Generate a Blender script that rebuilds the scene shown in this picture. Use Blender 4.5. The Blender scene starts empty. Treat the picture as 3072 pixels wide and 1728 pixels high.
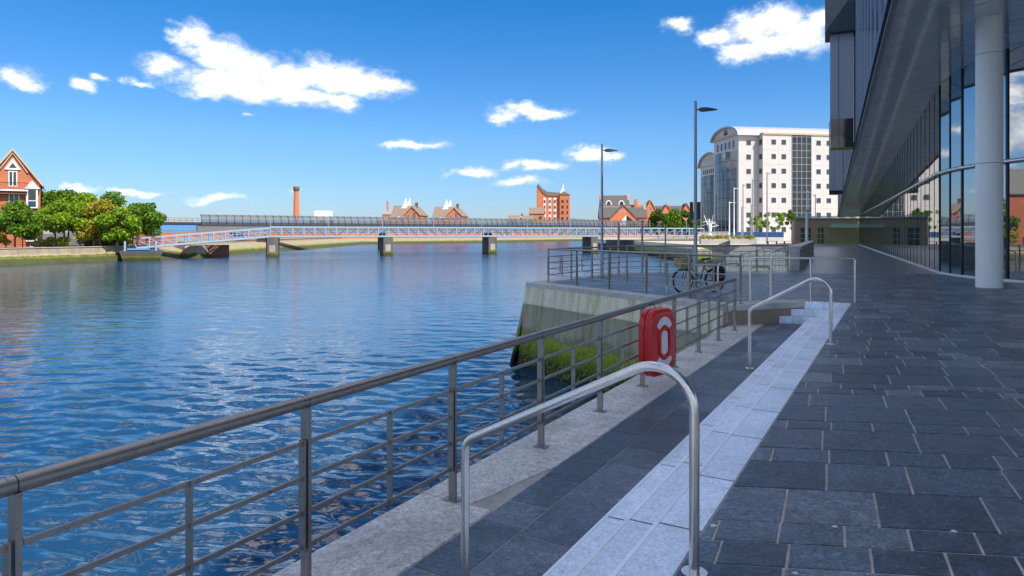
import bpy, math, random
import numpy as np
from mathutils import Vector, Matrix
random.seed(7); rng = np.random.default_rng(7)
S = bpy.context.scene
COL = S.collection
R = math.radians

# ------------------------------------------------------------------ camera
FPX = 2000.0                       # focal length in pixels of a 3072 px wide picture
EYE = 1.63                         # eye height above the terrace
HOR = 700.0                        # picture row of the horizon
cam_d = bpy.data.cameras.new("camera")
cam_d.sensor_width = 36.0
cam_d.lens = 36.0 * FPX / 3072.0
cam_d.shift_y = -(864.0 - HOR) / 3072.0
cam_d.clip_start = 0.05
cam_d.clip_end = 9000
cam = bpy.data.objects.new("camera", cam_d)
COL.objects.link(cam)
cam.location = (0, 0, EYE)
cam.rotation_euler = (R(90), 0, 0)
S.camera = cam

# ------------------------------------------------------------------ sky, sun, exposure
SUN_EL, SUN_AZ = 52.0, 138.0       # azimuth clockwise from +Y: behind and to the right
world = bpy.data.worlds.new("World"); S.world = world
world.use_nodes = True
SKY_STRENGTH = 0.10

def build_world():
    nt = world.node_tree; N = nt.nodes; L = nt.links
    N.clear()
    out = N.new("ShaderNodeOutputWorld"); bg = N.new("ShaderNodeBackground")
    L.new(bg.outputs[0], out.inputs[0])
    bg.inputs[1].default_value = SKY_STRENGTH
    sky = N.new("ShaderNodeTexSky"); sky.sky_type = 'NISHITA'; sky.sun_disc = False
    sky.sun_elevation = R(SUN_EL); sky.sun_rotation = R(SUN_AZ)
    sky.air_density = 1.0; sky.dust_density = 0.25; sky.ozone_density = 2.2
    hs = N.new("ShaderNodeHueSaturation")
    hs.inputs['Hue'].default_value = 0.497
    hs.inputs['Saturation'].default_value = 1.12; hs.inputs['Value'].default_value = 1.1
    L.new(sky.outputs[0], hs.inputs['Color'])
    def m(op, a, b=None, c=None):
        n = N.new("ShaderNodeMath"); n.operation = op
        for i, v in enumerate((a, b, c)):
            if v is None: continue
            if isinstance(v, (int, float)): n.inputs[i].default_value = v
            else: L.new(v, n.inputs[i])
        return n.outputs[0]
    tc = N.new("ShaderNodeTexCoord")
    sep = N.new("ShaderNodeSeparateXYZ"); L.new(tc.outputs['Generated'], sep.inputs[0])
    X, Y, Z = sep.outputs
    az = m('ARCTAN2', X, Y)
    el = m('ARCSINE', Z)
    # wobble the sky coordinates so that clouds get torn edges
    def noise(scale, detail, rough, vec=None, sx=1, sz=1.6, dim='3D'):
        mp = N.new("ShaderNodeMapping"); mp.inputs['Scale'].default_value = (sx, sx, sz)
        L.new(tc.outputs['Generated'], mp.inputs['Vector'])
        t = N.new("ShaderNodeTexNoise"); t.inputs['Scale'].default_value = scale
        t.inputs['Detail'].default_value = detail; t.inputs['Roughness'].default_value = rough
        L.new(mp.outputs[0], t.inputs['Vector'])
        return t
    n1 = noise(16, 6, 0.62)
    n2 = noise(42, 7, 0.66)
    sp = N.new("ShaderNodeSeparateColor"); L.new(n1.outputs['Color'], sp.inputs[0])
    azd = m('MULTIPLY_ADD', m('SUBTRACT', sp.outputs[0], 0.5), 0.075, az)
    eld = m('MULTIPLY_ADD', m('SUBTRACT', sp.outputs[1], 0.5), 0.040, el)
    # each cumulus: azimuth / elevation of its heart and half sizes (in picture pixels turned to angles)
    puffs = [(590,110,75,52),(655,165,110,60),(760,205,120,58),(860,235,150,55),(980,235,150,60),(1085,250,120,50),
             (1150,258,95,34),(640,265,110,38),(760,275,130,40),(900,290,150,38),(1010,300,90,30),(480,195,85,32),(690,235,200,40),
             (2150,110,70,40),(2250,90,100,62),(2330,70,110,64),(2400,110,130,58),(2230,150,90,40),(2480,60,90,50),(2030,75,55,28),(2330,130,140,48),
             (1560,330,85,30),(1630,340,90,24),(1510,345,60,20),(1490,352,45,14),
             (1230,440,95,18),(1290,444,70,14),(1420,515,85,18),(1610,493,95,20),(1540,498,60,16),(1560,548,85,18),
             (1770,458,80,26),(1830,468,55,20),
             (35,232,85,38),(75,255,70,22),(250,258,62,22),(305,230,36,16),(420,240,60,14),
             (235,562,75,15),(420,578,95,15),(650,600,100,15),(890,570,30,7),(740,343,26,8)]
    cv = N.new("ShaderNodeCombineXYZ"); L.new(azd, cv.inputs[0]); L.new(eld, cv.inputs[1])
    field = None
    for (px, py, rx, ry) in puffs:
        a0 = math.atan((px - 1536) / FPX); ca = math.cos(a0)
        e0 = math.atan((HOR - py) / FPX * ca)
        ra = rx * 1.1 / FPX * ca * ca; re = ry * 1.1 / FPX * ca
        vm = N.new("ShaderNodeVectorMath"); vm.operation = 'MULTIPLY_ADD'; L.new(cv.outputs[0], vm.inputs[0])
        vm.inputs[1].default_value = (1 / ra, 1 / re, 0); vm.inputs[2].default_value = (-a0 / ra, -e0 / re, 0)
        ln = N.new("ShaderNodeVectorMath"); ln.operation = 'LENGTH'; L.new(vm.outputs[0], ln.inputs[0])
        w = min(1.0, ry / 34.0 + 0.25)
        v = m('MULTIPLY_ADD', ln.outputs['Value'], -w, w)
        field = v if field is None else m('MAXIMUM', field, v)
    # denser cumulus added outside the view to brighten the shaded foreground
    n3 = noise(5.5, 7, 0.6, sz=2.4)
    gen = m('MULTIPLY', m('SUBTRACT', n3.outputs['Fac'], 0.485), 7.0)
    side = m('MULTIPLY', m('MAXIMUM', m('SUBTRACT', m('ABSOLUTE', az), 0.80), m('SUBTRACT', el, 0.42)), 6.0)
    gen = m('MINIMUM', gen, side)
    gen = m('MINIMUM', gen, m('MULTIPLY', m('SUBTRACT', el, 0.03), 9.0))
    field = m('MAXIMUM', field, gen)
    f2 = m('MULTIPLY_ADD', m('SUBTRACT', n2.outputs['Fac'], 0.5), 1.0, field)
    mr = N.new("ShaderNodeMapRange"); mr.interpolation_type = 'SMOOTHSTEP'
    mr.inputs['From Min'].default_value = -0.10; mr.inputs['From Max'].default_value = 0.95
    L.new(f2, mr.inputs['Value'])
    up = m('GREATER_THAN', Z, 0.0)
    mask = m('MULTIPLY', mr.outputs[0], up)
    mask = m('MULTIPLY', mask, 0.94)
    # cloud tone: thick hearts and tops are whiter
    tone = m('MULTIPLY_ADD', m('SUBTRACT', n1.outputs['Fac'], 0.5), 2.6, m('MULTIPLY_ADD', f2, 0.80, 0.10))
    mixc = N.new("ShaderNodeMix"); mixc.data_type = 'RGBA'
    mixc.inputs[6].default_value = (2.6, 2.75, 3.1, 1); mixc.inputs[7].default_value = (7.6, 7.4, 7.2, 1)
    cl = N.new("ShaderNodeClamp"); L.new(tone, cl.inputs[0]); L.new(cl.outputs[0], mixc.inputs[0])
    tr = N.new("ShaderNodeValToRGB"); L.new(el, tr.inputs[0])
    for k_, (p_, c_) in enumerate(((0.0, (0.20, 0.252, 0.375)), (0.14, (0.215, 0.325, 0.46)), (0.34, (0.075, 0.305, 0.48)), (1.0, (0.12, 0.33, 0.52)))):
        e_ = tr.color_ramp.elements[k_] if k_ < 2 else tr.color_ramp.elements.new(p_)
        e_.position = p_; e_.color = (*c_, 1)
    tm = N.new("ShaderNodeMix"); tm.data_type = 'RGBA'; tm.blend_type = 'MULTIPLY'; tm.inputs[0].default_value = 1.0
    L.new(hs.outputs[0], tm.inputs[6]); L.new(tr.outputs[0], tm.inputs[7])
    world.cycles.sampling_method = 'MANUAL'; world.cycles.sample_map_resolution = 512
    mix = N.new("ShaderNodeMix"); mix.data_type = 'RGBA'
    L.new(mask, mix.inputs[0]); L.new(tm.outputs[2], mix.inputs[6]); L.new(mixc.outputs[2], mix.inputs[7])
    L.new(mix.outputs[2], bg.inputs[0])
build_world()

sun_d = bpy.data.lights.new("sun", 'SUN'); sun_d.energy = 2.35; sun_d.angle = R(0.53); sun_d.color = (1.0, 0.94, 0.85)
sun = bpy.data.objects.new("sun", sun_d); COL.objects.link(sun)
sdir = Vector((math.sin(R(SUN_AZ)) * math.cos(R(SUN_EL)), math.cos(R(SUN_AZ)) * math.cos(R(SUN_EL)), math.sin(R(SUN_EL))))
sun.rotation_euler = sdir.to_track_quat('Z', 'Y').to_euler()
sun.location = (30, -30, 60)
S.view_settings.view_transform = 'Standard'
S.view_settings.look = 'None'
S.view_settings.gamma = 1.0
S.view_settings.exposure = 1.62
S.view_settings.use_curve_mapping = False

# ------------------------------------------------------------------ materials
MATS = {}
class NB:
    """small helper around one material's node tree"""
    def __init__(s, name):
        s.m = bpy.data.materials.new(name); s.m.use_nodes = True
        s.nt = s.m.node_tree; s.N = s.nt.nodes; s.L = s.nt.links
        s.b = s.N['Principled BSDF']; s.out = s.N['Material Output']
        s.pos = s.N.new("ShaderNodeNewGeometry").outputs['Position']
        MATS[name] = s.m
    def set(s, k, v):
        i = s.b.inputs[k]
        if hasattr(v, 'is_linked'): s.L.new(v, i)
        else: i.default_value = v
    def math(s, op, a, b=None, c=None):
        n = s.N.new("ShaderNodeMath"); n.operation = op
        for i, v in enumerate((a, b, c)):
            if v is None: continue
            if isinstance(v, (int, float)): n.inputs[i].default_value = v
            else: s.L.new(v, n.inputs[i])
        return n.outputs[0]
    def noise(s, scale, detail=3, rough=0.55, stretch=(1, 1, 1), dist=0, rot=(0, 0, 0), col=False):
        mp = s.N.new("ShaderNodeMapping"); mp.inputs['Scale'].default_value = stretch; mp.inputs['Rotation'].default_value = rot
        s.L.new(s.pos, mp.inputs['Vector'])
        t = s.N.new("ShaderNodeTexNoise"); t.inputs['Scale'].default_value = scale
        t.inputs['Detail'].default_value = detail; t.inputs['Roughness'].default_value = rough
        t.inputs['Distortion'].default_value = dist
        s.L.new(mp.outputs[0], t.inputs['Vector'])
        return t.outputs['Color' if col else 'Fac']
    def ramp(s, fac, stops):
        r = s.N.new("ShaderNodeValToRGB"); s.L.new(fac, r.inputs[0])
        e = r.color_ramp.elements
        while len(e) < len(stops): e.new(0.5)
        for i, (p, c) in enumerate(stops):
            e[i].position = p; e[i].color = (*c, 1) if len(c) == 3 else c
        return r.outputs[0]
    def mix(s, fac, a, b, mode='MIX'):
        n = s.N.new("ShaderNodeMix"); n.data_type = 'RGBA'; n.blend_type = mode
        for i, v in ((0, fac), (6, a), (7, b)):
            if isinstance(v, (int, float)): n.inputs[i].default_value = v
            elif isinstance(v, tuple): n.inputs[i].default_value = (*v, 1) if len(v) == 3 else v
            else: s.L.new(v, n.inputs[i])
        return n.outputs[2]
    def scale(s, colr, fac):
        n = s.N.new("ShaderNodeVectorMath"); n.operation = 'SCALE'
        if isinstance(colr, tuple): n.inputs[0].default_value = colr
        else: s.L.new(colr, n.inputs[0])
        if isinstance(fac, (int, float)): n.inputs['Scale'].default_value = fac
        else: s.L.new(fac, n.inputs['Scale'])
        return n.outputs[0]
    def bump(s, h, strength=0.3, dist=0.01, normal=None):
        n = s.N.new("ShaderNodeBump"); n.inputs['Strength'].default_value = strength
        n.inputs['Distance'].default_value = dist; s.L.new(h, n.inputs['Height'])
        if normal is not None: s.L.new(normal, n.inputs['Normal'])
        s.L.new(n.outputs[0], s.b.inputs['Normal']); return n.outputs[0]
    def rand(s, island=False):
        if island: return s.N.new("ShaderNodeNewGeometry").outputs['Random Per Island']
        return s.N.new("ShaderNodeObjectInfo").outputs['Random']

def simple(name, col, rough=0.6, metal=0.0, nscale=3.0, namt=0.2, bscale=None, bstr=0.2, rnd=0.0, spec=0.5, streak=None):
    nb = NB(name)
    f = nb.noise(nscale, 4, 0.6, stretch=streak or (1, 1, 1))
    c = nb.scale(tuple(col), nb.math('MULTIPLY_ADD', f, 2 * namt, 1 - namt))
    if rnd: c = nb.scale(c, nb.math('MULTIPLY_ADD', nb.rand(), 2 * rnd, 1 - rnd))
    nb.set('Base Color', c); nb.set('Roughness', rough); nb.set('Metallic', metal)
    nb.set('Specular IOR Level', spec)
    if bscale: nb.bump(nb.noise(bscale, 4, 0.6), bstr, 0.01)
    return nb.m

def slate(name, island=False):
    nb = NB(name)
    r = nb.rand(island)
    base = nb.ramp(r, [(0.0, (0.028, 0.052, 0.078)), (0.3, (0.054, 0.083, 0.112)), (0.75, (0.095, 0.125, 0.155)), (1.0, (0.18, 0.205, 0.225))])
    f = nb.noise(2.2, 5, 0.65, dist=0.6)
    c = nb.scale(base, nb.math('MULTIPLY_ADD', f, 0.9, 0.55))
    ruff = nb.noise(11, 5, 0.6, dist=1.6, stretch=(1, 1, 1))
    grain = nb.ramp(nb.noise(24, 6, 0.7, dist=2.2, stretch=(0.7, 1.3, 1)), [(0.38, (0.50, 0.52, 0.56)), (0.52, (0.95, 0.97, 1.0)), (0.66, (2.0, 2.05, 2.1))])
    c = nb.scale(c, nb.math('MULTIPLY_ADD', ruff, 1.7, 0.12))
    c = nb.mix(1.0, c, grain, 'MULTIPLY')
    spots = nb.math('GREATER_THAN', nb.noise(13, 1, 0.4), 0.80)
    c = nb.mix(nb.math('MULTIPLY', spots, 0.45), c, (0.42, 0.42, 0.40))
    lich = nb.ramp(nb.noise(0.9, 5, 0.7), [(0.56, (0, 0, 0)), (0.75, (1, 1, 1))])
    c = nb.mix(nb.math('MULTIPLY', lich, 0.25), c, (0.16, 0.15, 0.14))
    scuff = nb.ramp(nb.noise(5.0, 6, 0.75, dist=1.2, stretch=(1.0, 2.6, 1)), [(0.60, (0, 0, 0)), (0.72, (1, 1, 1))])
    c = nb.mix(nb.math('MULTIPLY', scuff, 0.45), c, (0.27, 0.29, 0.31))
    wet = nb.ramp(nb.noise(1.4, 4, 0.6, dist=0.8), [(0.52, (1, 1, 1)), (0.66, (0.55, 0.56, 0.58))])
    c = nb.mix(1.0, c, wet, 'MULTIPLY')
    nb.set('Base Color', c)
    nb.set('Roughness', nb.math('MULTIPLY_ADD', f, 0.3, 0.24))
    nb.set('Specular IOR Level', 0.75)
    nb.bump(nb.math('ADD', ruff, nb.math('MULTIPLY', nb.noise(45, 3, 0.6), 0.35)), 1.0, 0.022)
    return nb.m
slate('slate'); slate('slate_island', True)

def far_slate():
    nb = NB('slate_far')
    mp = nb.N.new("ShaderNodeMapping"); mp.inputs['Rotation'].default_value = (0, 0, R(7))
    nb.L.new(nb.pos, mp.inputs['Vector'])
    br = nb.N.new("ShaderNodeTexBrick"); nb.L.new(mp.outputs[0], br.inputs['Vector'])
    br.inputs['Scale'].default_value = 1.0; br.inputs['Brick Width'].default_value = 0.66; br.inputs['Row Height'].default_value = 0.42
    br.inputs['Mortar Size'].default_value = 0.007
    br.inputs['Color1'].default_value = (0.11, 0.125, 0.145, 1); br.inputs['Color2'].default_value = (0.17, 0.18, 0.20, 1)
    br.inputs['Mortar'].default_value = (0.22, 0.20, 0.17, 1)
    f = nb.noise(0.7, 5, 0.65)
    nb.set('Base Color', nb.scale(br.outputs['Color'], nb.math('MULTIPLY_ADD', f, 0.8, 0.6)))
    nb.set('Roughness', 0.34)
    nb.bump(nb.noise(11, 4, 0.6, dist=1.0), 0.3, 0.01)
far_slate()

def granite(name, col, speck=0.35, scale=140, stain=0.2, rough=0.62, bump=0.25):
    nb = NB(name)
    s1 = nb.noise(scale, 2, 0.7); s2 = nb.noise(scale * 0.35, 3, 0.6)
    st = nb.noise(0.9, 6, 0.7, dist=0.5)
    v = nb.math('ADD', nb.math('MULTIPLY_ADD', s1, 2 * speck, 1 - speck), nb.math('MULTIPLY_ADD', s2, speck, -speck / 2))
    c = nb.scale(tuple(col), v)
    c = nb.scale(c, nb.math('MULTIPLY_ADD', nb.rand(), 0.16, 0.92))
    dirt = nb.ramp(st, [(0.45, (0, 0, 0)), (0.75, (1, 1, 1))])
    c = nb.mix(nb.math('MULTIPLY', dirt, stain), c, (0.10, 0.085, 0.065))
    nb.set('Base Color', c); nb.set('Roughness', rough)
    nb.bump(nb.math('ADD', s1, s2), bump, 0.010)
granite('granite_pale', (0.82, 0.88, 0.94), 0.55, 52, 0.34)
granite('granite_coping', (0.70, 0.63, 0.55), 0.85, 42, 0.60, 0.6, 0.6)
granite('granite_highlight', (0.95, 0.95, 0.95), 0.05, 150, 0.05, 0.35)
granite('granite_dirty', (0.16, 0.14, 0.12), 0.6, 45, 0.6, 0.5, 0.6)
granite('granite_buff', (0.56, 0.52, 0.44), 0.25, 120, 0.45)
simple('grout', (0.50, 0.44, 0.36), 0.9, 0, 6, 0.7)
simple('grout_black', (0.10, 0.095, 0.09), 0.9, 0, 9, 0.4)
simple('grout_dark', (0.46, 0.41, 0.35), 0.9, 0, 9, 0.4)

def metal(name, col, rough, brush=True, dirt=0.25):
    nb = NB(name)
    f = nb.noise(7, 4, 0.65)
    c = nb.scale(tuple(col), nb.math('MULTIPLY_ADD', f, 0.3, 0.85))
    d = nb.ramp(nb.noise(22, 4, 0.7), [(0.58, (0, 0, 0)), (0.72, (1, 1, 1))])
    c = nb.mix(nb.math('MULTIPLY', d, dirt), c, (0.05, 0.042, 0.035))
    nb.set('Base Color', c); nb.set('Metallic', 0.95)
    nb.set('Roughness', nb.math('MULTIPLY_ADD', f, 0.10, rough - 0.03))
metal('steel_dark', (0.36, 0.32, 0.285), 0.40, dirt=0.45)
metal('steel', (0.76, 0.71, 0.64), 0.23, dirt=0.04)
metal('steel_lamp', (0.30, 0.31, 0.32), 0.38)
simple('black_metal', (0.018, 0.019, 0.02), 0.45, 0.3, 5, 0.2)

def stained_concrete():
    nb = NB('concrete_stained')
    sx = nb.N.new("ShaderNodeSeparateXYZ"); nb.L.new(nb.pos, sx.inputs[0])
    z = sx.outputs[2]
    streak = nb.noise(1.6, 5, 0.65, stretch=(1.5, 1.5, 0.16))
    fine = nb.noise(14, 4, 0.65)
    blot = nb.noise(3.0, 5, 0.7)
    zz = nb.math('ADD', z, nb.math('MULTIPLY', nb.math('SUBTRACT', blot, 0.5), 0.55))
    zz = nb.math('ADD', zz, nb.math('MULTIPLY', nb.math('SUBTRACT', streak, 0.5), 0.7))
    fac = nb.math('MULTIPLY_ADD', zz, 1 / 2.8, 1.0)      # 0 at -2.8, 1 at 0
    moss = nb.ramp(fac, [(0.03, (0.012, 0.012, 0.009)), (0.14, (0.020, 0.026, 0.006)), (0.22, (0.10, 0.15, 0.010)), (0.38, (0.29, 0.35, 0.018)),
                         (0.45, (0.15, 0.14, 0.06)), (0.56, (0.22, 0.20, 0.13))])
    pale = nb.ramp(streak, [(0.32, (0.46, 0.40, 0.19)), (0.45, (0.68, 0.60, 0.39)), (0.58, (0.86, 0.76, 0.53)), (0.8, (0.92, 0.83, 0.62))])
    low = nb.ramp(streak, [(0.30, (0.18, 0.165, 0.08)), (0.5, (0.34, 0.31, 0.20)), (0.75, (0.43, 0.39, 0.28))])
    band = nb.ramp(nb.math('MULTIPLY_ADD', nb.math('ADD', z, nb.math('MULTIPLY', nb.math('SUBTRACT', fine, 0.5), 0.03)), 10.0, 7.5), [(0.0, (0, 0, 0)), (1.0, (1, 1, 1))])
    c = nb.mix(band, low, pale)
    mfac = nb.ramp(fac, [(0.40, (1, 1, 1)), (0.52, (0, 0, 0))])
    c = nb.mix(mfac, c, moss)
    c = nb.scale(c, nb.math('MULTIPLY_ADD', fine, 0.6, 0.7))
    nb.set('Base Color', c); nb.set('Roughness', 0.85)
    nb.bump(nb.math('ADD', fine, nb.math('MULTIPLY', blot, 0.6)), 0.35, 0.03)
stained_concrete()

def bank_wall(name, top, mid, tide=-1.75):
    nb = NB(name)
    sx = nb.N.new("ShaderNodeSeparateXYZ"); nb.L.new(nb.pos, sx.inputs[0])
    n = nb.noise(0.5, 6, 0.7); st = nb.noise(0.9, 5, 0.7, stretch=(1, 1, 0.25))
    zz = nb.math('ADD', sx.outputs[2], nb.math('MULTIPLY', nb.math('SUBTRACT', n, 0.5), 0.9))
    a = nb.math('MULTIPLY_ADD', zz, 1.6, -tide * 1.6 + 0.5)
    cl = nb.ramp(a, [(0.0, (0.05, 0.055, 0.012)), (0.45, (0.15, 0.16, 0.02)), (0.7, mid), (1.0, top)])
    c = nb.scale(cl, nb.math('MULTIPLY_ADD', st, 1.1, 0.45))
    nb.set('Base Color', c); nb.set('Roughness', 0.9)
    nb.bump(n, 0.4, 0.1)
bank_wall('bank_stone', (0.26, 0.21, 0.145), (0.40, 0.32, 0.20), -1.6)
bank_wall('bank_moss', (0.27, 0.23, 0.14), (0.24, 0.22, 0.07), -1.7)
bank_wall('pier_concrete', (0.10, 0.095, 0.085), (0.09, 0.085, 0.07), -2.0)
bank_wall('pier_pale', (0.36, 0.31, 0.25), (0.30, 0.24, 0.13), -1.9)

def water():
    nb = NB('water')
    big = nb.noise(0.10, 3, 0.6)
    calm = nb.ramp(nb.noise(0.035, 3, 0.6, stretch=(0.5, 1, 1)), [(0.35, (0.55, 0.55, 0.55)), (0.65, (1, 1, 1))])
    w1 = nb.noise(1.25, 3, 0.5, stretch=(0.62, 1.0, 1), dist=0.5, rot=(0, 0, R(14)))
    w2 = nb.noise(3.4, 3, 0.55, stretch=(0.6, 1.0, 1), dist=0.4, rot=(0, 0, R(-9)))
    w3 = nb.noise(0.42, 2, 0.5, stretch=(0.7, 1, 1), rot=(0, 0, R(25)))
    h = nb.math('ADD', nb.math('MULTIPLY', w1, 0.55), nb.math('MULTIPLY', w2, 0.20))
    h = nb.math('ADD', h, nb.math('MULTIPLY', w3, 0.6))
    h = nb.math('MULTIPLY', h, calm)
    nb.bump(h, 1.0, 0.10)
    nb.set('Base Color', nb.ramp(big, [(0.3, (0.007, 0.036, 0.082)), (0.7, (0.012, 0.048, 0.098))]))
    sy = nb.N.new("ShaderNodeSeparateXYZ"); nb.L.new(nb.pos, sy.inputs[0])
    mrg = nb.N.new("ShaderNodeMapRange"); nb.L.new(sy.outputs[1], mrg.inputs['Value'])
    mrg.inputs['From Min'].default_value = 25; mrg.inputs['From Max'].default_value = 130; mrg.inputs['To Min'].default_value = 0.06; mrg.inputs['To Max'].default_value = 0.24
    nb.set('Roughness', mrg.outputs[0]); nb.set('IOR', 1.55); nb.set('Specular IOR Level', 0.5)
water()

def leaf(name, dark, light, trans=0.35):
    nb = NB(name)
    c = nb.ramp(nb.rand(True), [(0.0, dark), (0.55, tuple((a + b) / 2 for a, b in zip(dark, light))), (1.0, light)])
    c = nb.scale(c, nb.math('MULTIPLY_ADD', nb.noise(0.6, 3, 0.6), 0.8, 0.6))
    nb.set('Base Color', c); nb.set('Roughness', 0.55); nb.set('Specular IOR Level', 0.3)
    tr = nb.N.new("ShaderNodeBsdfTranslucent"); nb.L.new(nb.scale(c, 1.3), tr.inputs[0])
    mx = nb.N.new("ShaderNodeMixShader"); mx.inputs[0].default_value = trans
    nb.L.new(nb.b.outputs[0], mx.inputs[1]); nb.L.new(tr.outputs[0], mx.inputs[2]); nb.L.new(mx.outputs[0], nb.out.inputs[0])
leaf('leaf_lime', (0.095, 0.18, 0.006), (0.29, 0.42, 0.014))
leaf('leaf_mid', (0.045, 0.11, 0.006), (0.17, 0.29, 0.012))
leaf('leaf_dark', (0.030, 0.075, 0.006), (0.11, 0.20, 0.012))
leaf('leaf_weed', (0.10, 0.15, 0.006), (0.36, 0.44, 0.02), 0.4)
leaf('leaf_gold', (0.20, 0.18, 0.012), (0.42, 0.38, 0.03))
leaf('leaf_hedge', (0.20, 0.26, 0.006), (0.48, 0.50, 0.02))
simple('bark', (0.22, 0.17, 0.12), 0.9, 0, 4, 0.4)
simple('soil', (0.10, 0.085, 0.06), 0.95, 0, 0.6, 0.4)
simple('grass', (0.24, 0.40, 0.02), 0.9, 0, 2.0, 0.35)
simple('path_pale', (0.42, 0.36, 0.29), 0.9, 0, 1.0, 0.2)
simple('brick', (0.44, 0.135, 0.062), 0.85, 0, 1.4, 0.28, rnd=0.05)
simple('brick_orange', (0.60, 0.175, 0.065), 0.85, 0, 0.9, 0.25, rnd=0.06)
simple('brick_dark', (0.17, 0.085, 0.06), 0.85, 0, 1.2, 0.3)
simple('stone_buff', (0.48, 0.36, 0.24), 0.8, 0, 1.0, 0.2)
simple('roof_grey', (0.17, 0.155, 0.145), 0.8, 0, 1.2, 0.25)
simple('roof_brown', (0.21, 0.155, 0.115), 0.85, 0, 1.0, 0.25)
simple('roof_dark', (0.085, 0.075, 0.07), 0.8, 0, 1.0, 0.25)
simple('white_paint', (0.74, 0.73, 0.70), 0.5, 0, 2.0, 0.08)
simple('white_clad', (0.53, 0.50, 0.465), 0.55, 0, 0.25, 0.10)
simple('grey_clad', (0.34, 0.35, 0.37), 0.45, 0.2, 0.5, 0.1)
simple('blue_paint', (0.10, 0.26, 0.50), 0.45, 0, 1.5, 0.15)
simple('blue_deep', (0.025, 0.10, 0.26), 0.45, 0, 1.0, 0.15)
simple('pale_blue_paint', (0.31, 0.37, 0.43), 0.45, 0, 2.0, 0.12)
simple('dark_steel_paint', (0.035, 0.05, 0.065), 0.5, 0.2, 2, 0.2)
simple('rail_black', (0.02, 0.022, 0.022), 0.5, 0.2, 2, 0.2)
simple('fence_pale', (0.42, 0.35, 0.24), 0.8, 0, 2, 0.25)
simple('concrete', (0.36, 0.34, 0.31), 0.85, 0, 1.0, 0.3)
simple('brown_stone', (0.36, 0.26, 0.17), 0.8, 0, 1.6, 0.22, bscale=6, bstr=0.2)
simple('column_white', (0.90, 0.88, 0.84), 0.42, 0, 0.7, 0.05)
simple('red_plastic', (0.62, 0.016, 0.014), 0.30, 0, 6, 0.12, bscale=60, bstr=0.03)
simple('red_dark', (0.40, 0.012, 0.012), 0.4, 0, 6, 0.12)
simple('sticker_white', (0.72, 0.72, 0.72), 0.45, 0, 8, 0.1)
simple('rubber', (0.012, 0.012, 0.013), 0.7, 0, 20, 0.2)
simple('bike_paint', (0.012, 0.012, 0.014), 0.25, 0.1, 5, 0.1)
simple('fabric_black', (0.015, 0.016, 0.018), 0.85, 0, 30, 0.3)
simple('chrome', (0.65, 0.65, 0.66), 0.2, 0.95, 10, 0.1)
simple('hill', (0.10, 0.15, 0.14), 0.9, 0, 0.02, 0.3)
simple('paper', (0.7, 0.7, 0.68), 0.8, 0, 30, 0.1)
simple('green_panel', (0.02, 0.05, 0.03), 0.5, 0, 8, 0.2)
simple('pane_dark', (0.035, 0.035, 0.035), 0.12, 0, 0.6, 0.4, spec=0.8)

def wicker():
    nb = NB('wicker')
    w = nb.N.new("ShaderNodeTexWave"); w.wave_type = 'BANDS'; w.bands_direction = 'Z'; w.inputs['Scale'].default_value = 14
    w.inputs['Distortion'].default_value = 1.5; nb.L.new(nb.pos, w.inputs['Vector'])
    nb.set('Base Color', nb.ramp(w.outputs['Fac'], [(0.2, (0.26, 0.17, 0.08)), (0.7, (0.62, 0.46, 0.25))])); nb.set('Roughness', 0.8)
    nb.bump(w.outputs['Fac'], 0.6, 0.01)
wicker()

def glass(name, tint, ior=2.2, rough=0.01, wav=0.0):
    nb = NB(name)
    f = nb.noise(0.4, 3, 0.6)
    nb.set('Base Color', nb.scale(tint, nb.math('MULTIPLY_ADD', f, 0.6, 0.7)))
    nb.set('Roughness', rough); nb.set('IOR', ior); nb.set('Specular IOR Level', 0.5)
    if wav: nb.bump(nb.noise(0.5, 2, 0.5), wav, 0.02)
glass('glass_hall', (0.020, 0.050, 0.058), 4.6, 0.01, 0.10)
glass('glass_office', (0.010, 0.026, 0.050), 1.9, 0.03, 0.06)
glass('glass_upper', (0.04, 0.16, 0.32), 4.0, 0.03, 0.0)
glass('glass_strip', (0.030, 0.032, 0.032), 1.5, 0.05, 0.2)

def soffit():
    nb = NB('soffit_metal')
    f = nb.noise(0.8, 4, 0.6)
    nb.set('Base Color', nb.scale((0.86, 0.86, 0.87), nb.math('MULTIPLY_ADD', f, 0.5, 0.75)))
    nb.set('Metallic', 0.30); nb.set('Roughness', 0.09); nb.set('IOR', 2.5)
    nb.bump(nb.noise(0.9, 2, 0.5, stretch=(1, 1, 1)), 0.12, 0.02)
soffit()
metal('fascia_metal', (0.42, 0.44, 0.47), 0.22, dirt=0.05)
simple('joint_line', (0.30, 0.30, 0.30), 0.5, 0.4, 3, 0.2)

def mesh_screen():
    nb = NB('screen_mesh')
    nb.set('Base Color', (0.07, 0.075, 0.08, 1)); nb.set('Roughness', 0.6)
    tr = nb.N.new("ShaderNodeBsdfTransparent"); mx = nb.N.new("ShaderNodeMixShader"); mx.inputs[0].default_value = 0.76
    nb.L.new(tr.outputs[0], mx.inputs[1]); nb.L.new(nb.b.outputs[0], mx.inputs[2]); nb.L.new(mx.outputs[0], nb.out.inputs[0])
mesh_screen()
def clear_glass():
    nb = NB('clear_glass')
    nb.set('Base Color', (0.5, 0.65, 0.62, 1)); nb.set('Roughness', 0.05)
    tr = nb.N.new("ShaderNodeBsdfTransparent"); tr.inputs[0].default_value = (0.85, 0.93, 0.9, 1)
    mx = nb.N.new("ShaderNodeMixShader"); mx.inputs[0].default_value = 0.45
    nb.L.new(tr.outputs[0], mx.inputs[1]); nb.L.new(nb.b.outputs[0], mx.inputs[2]); nb.L.new(mx.outputs[0], nb.out.inputs[0])
clear_glass()

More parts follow.
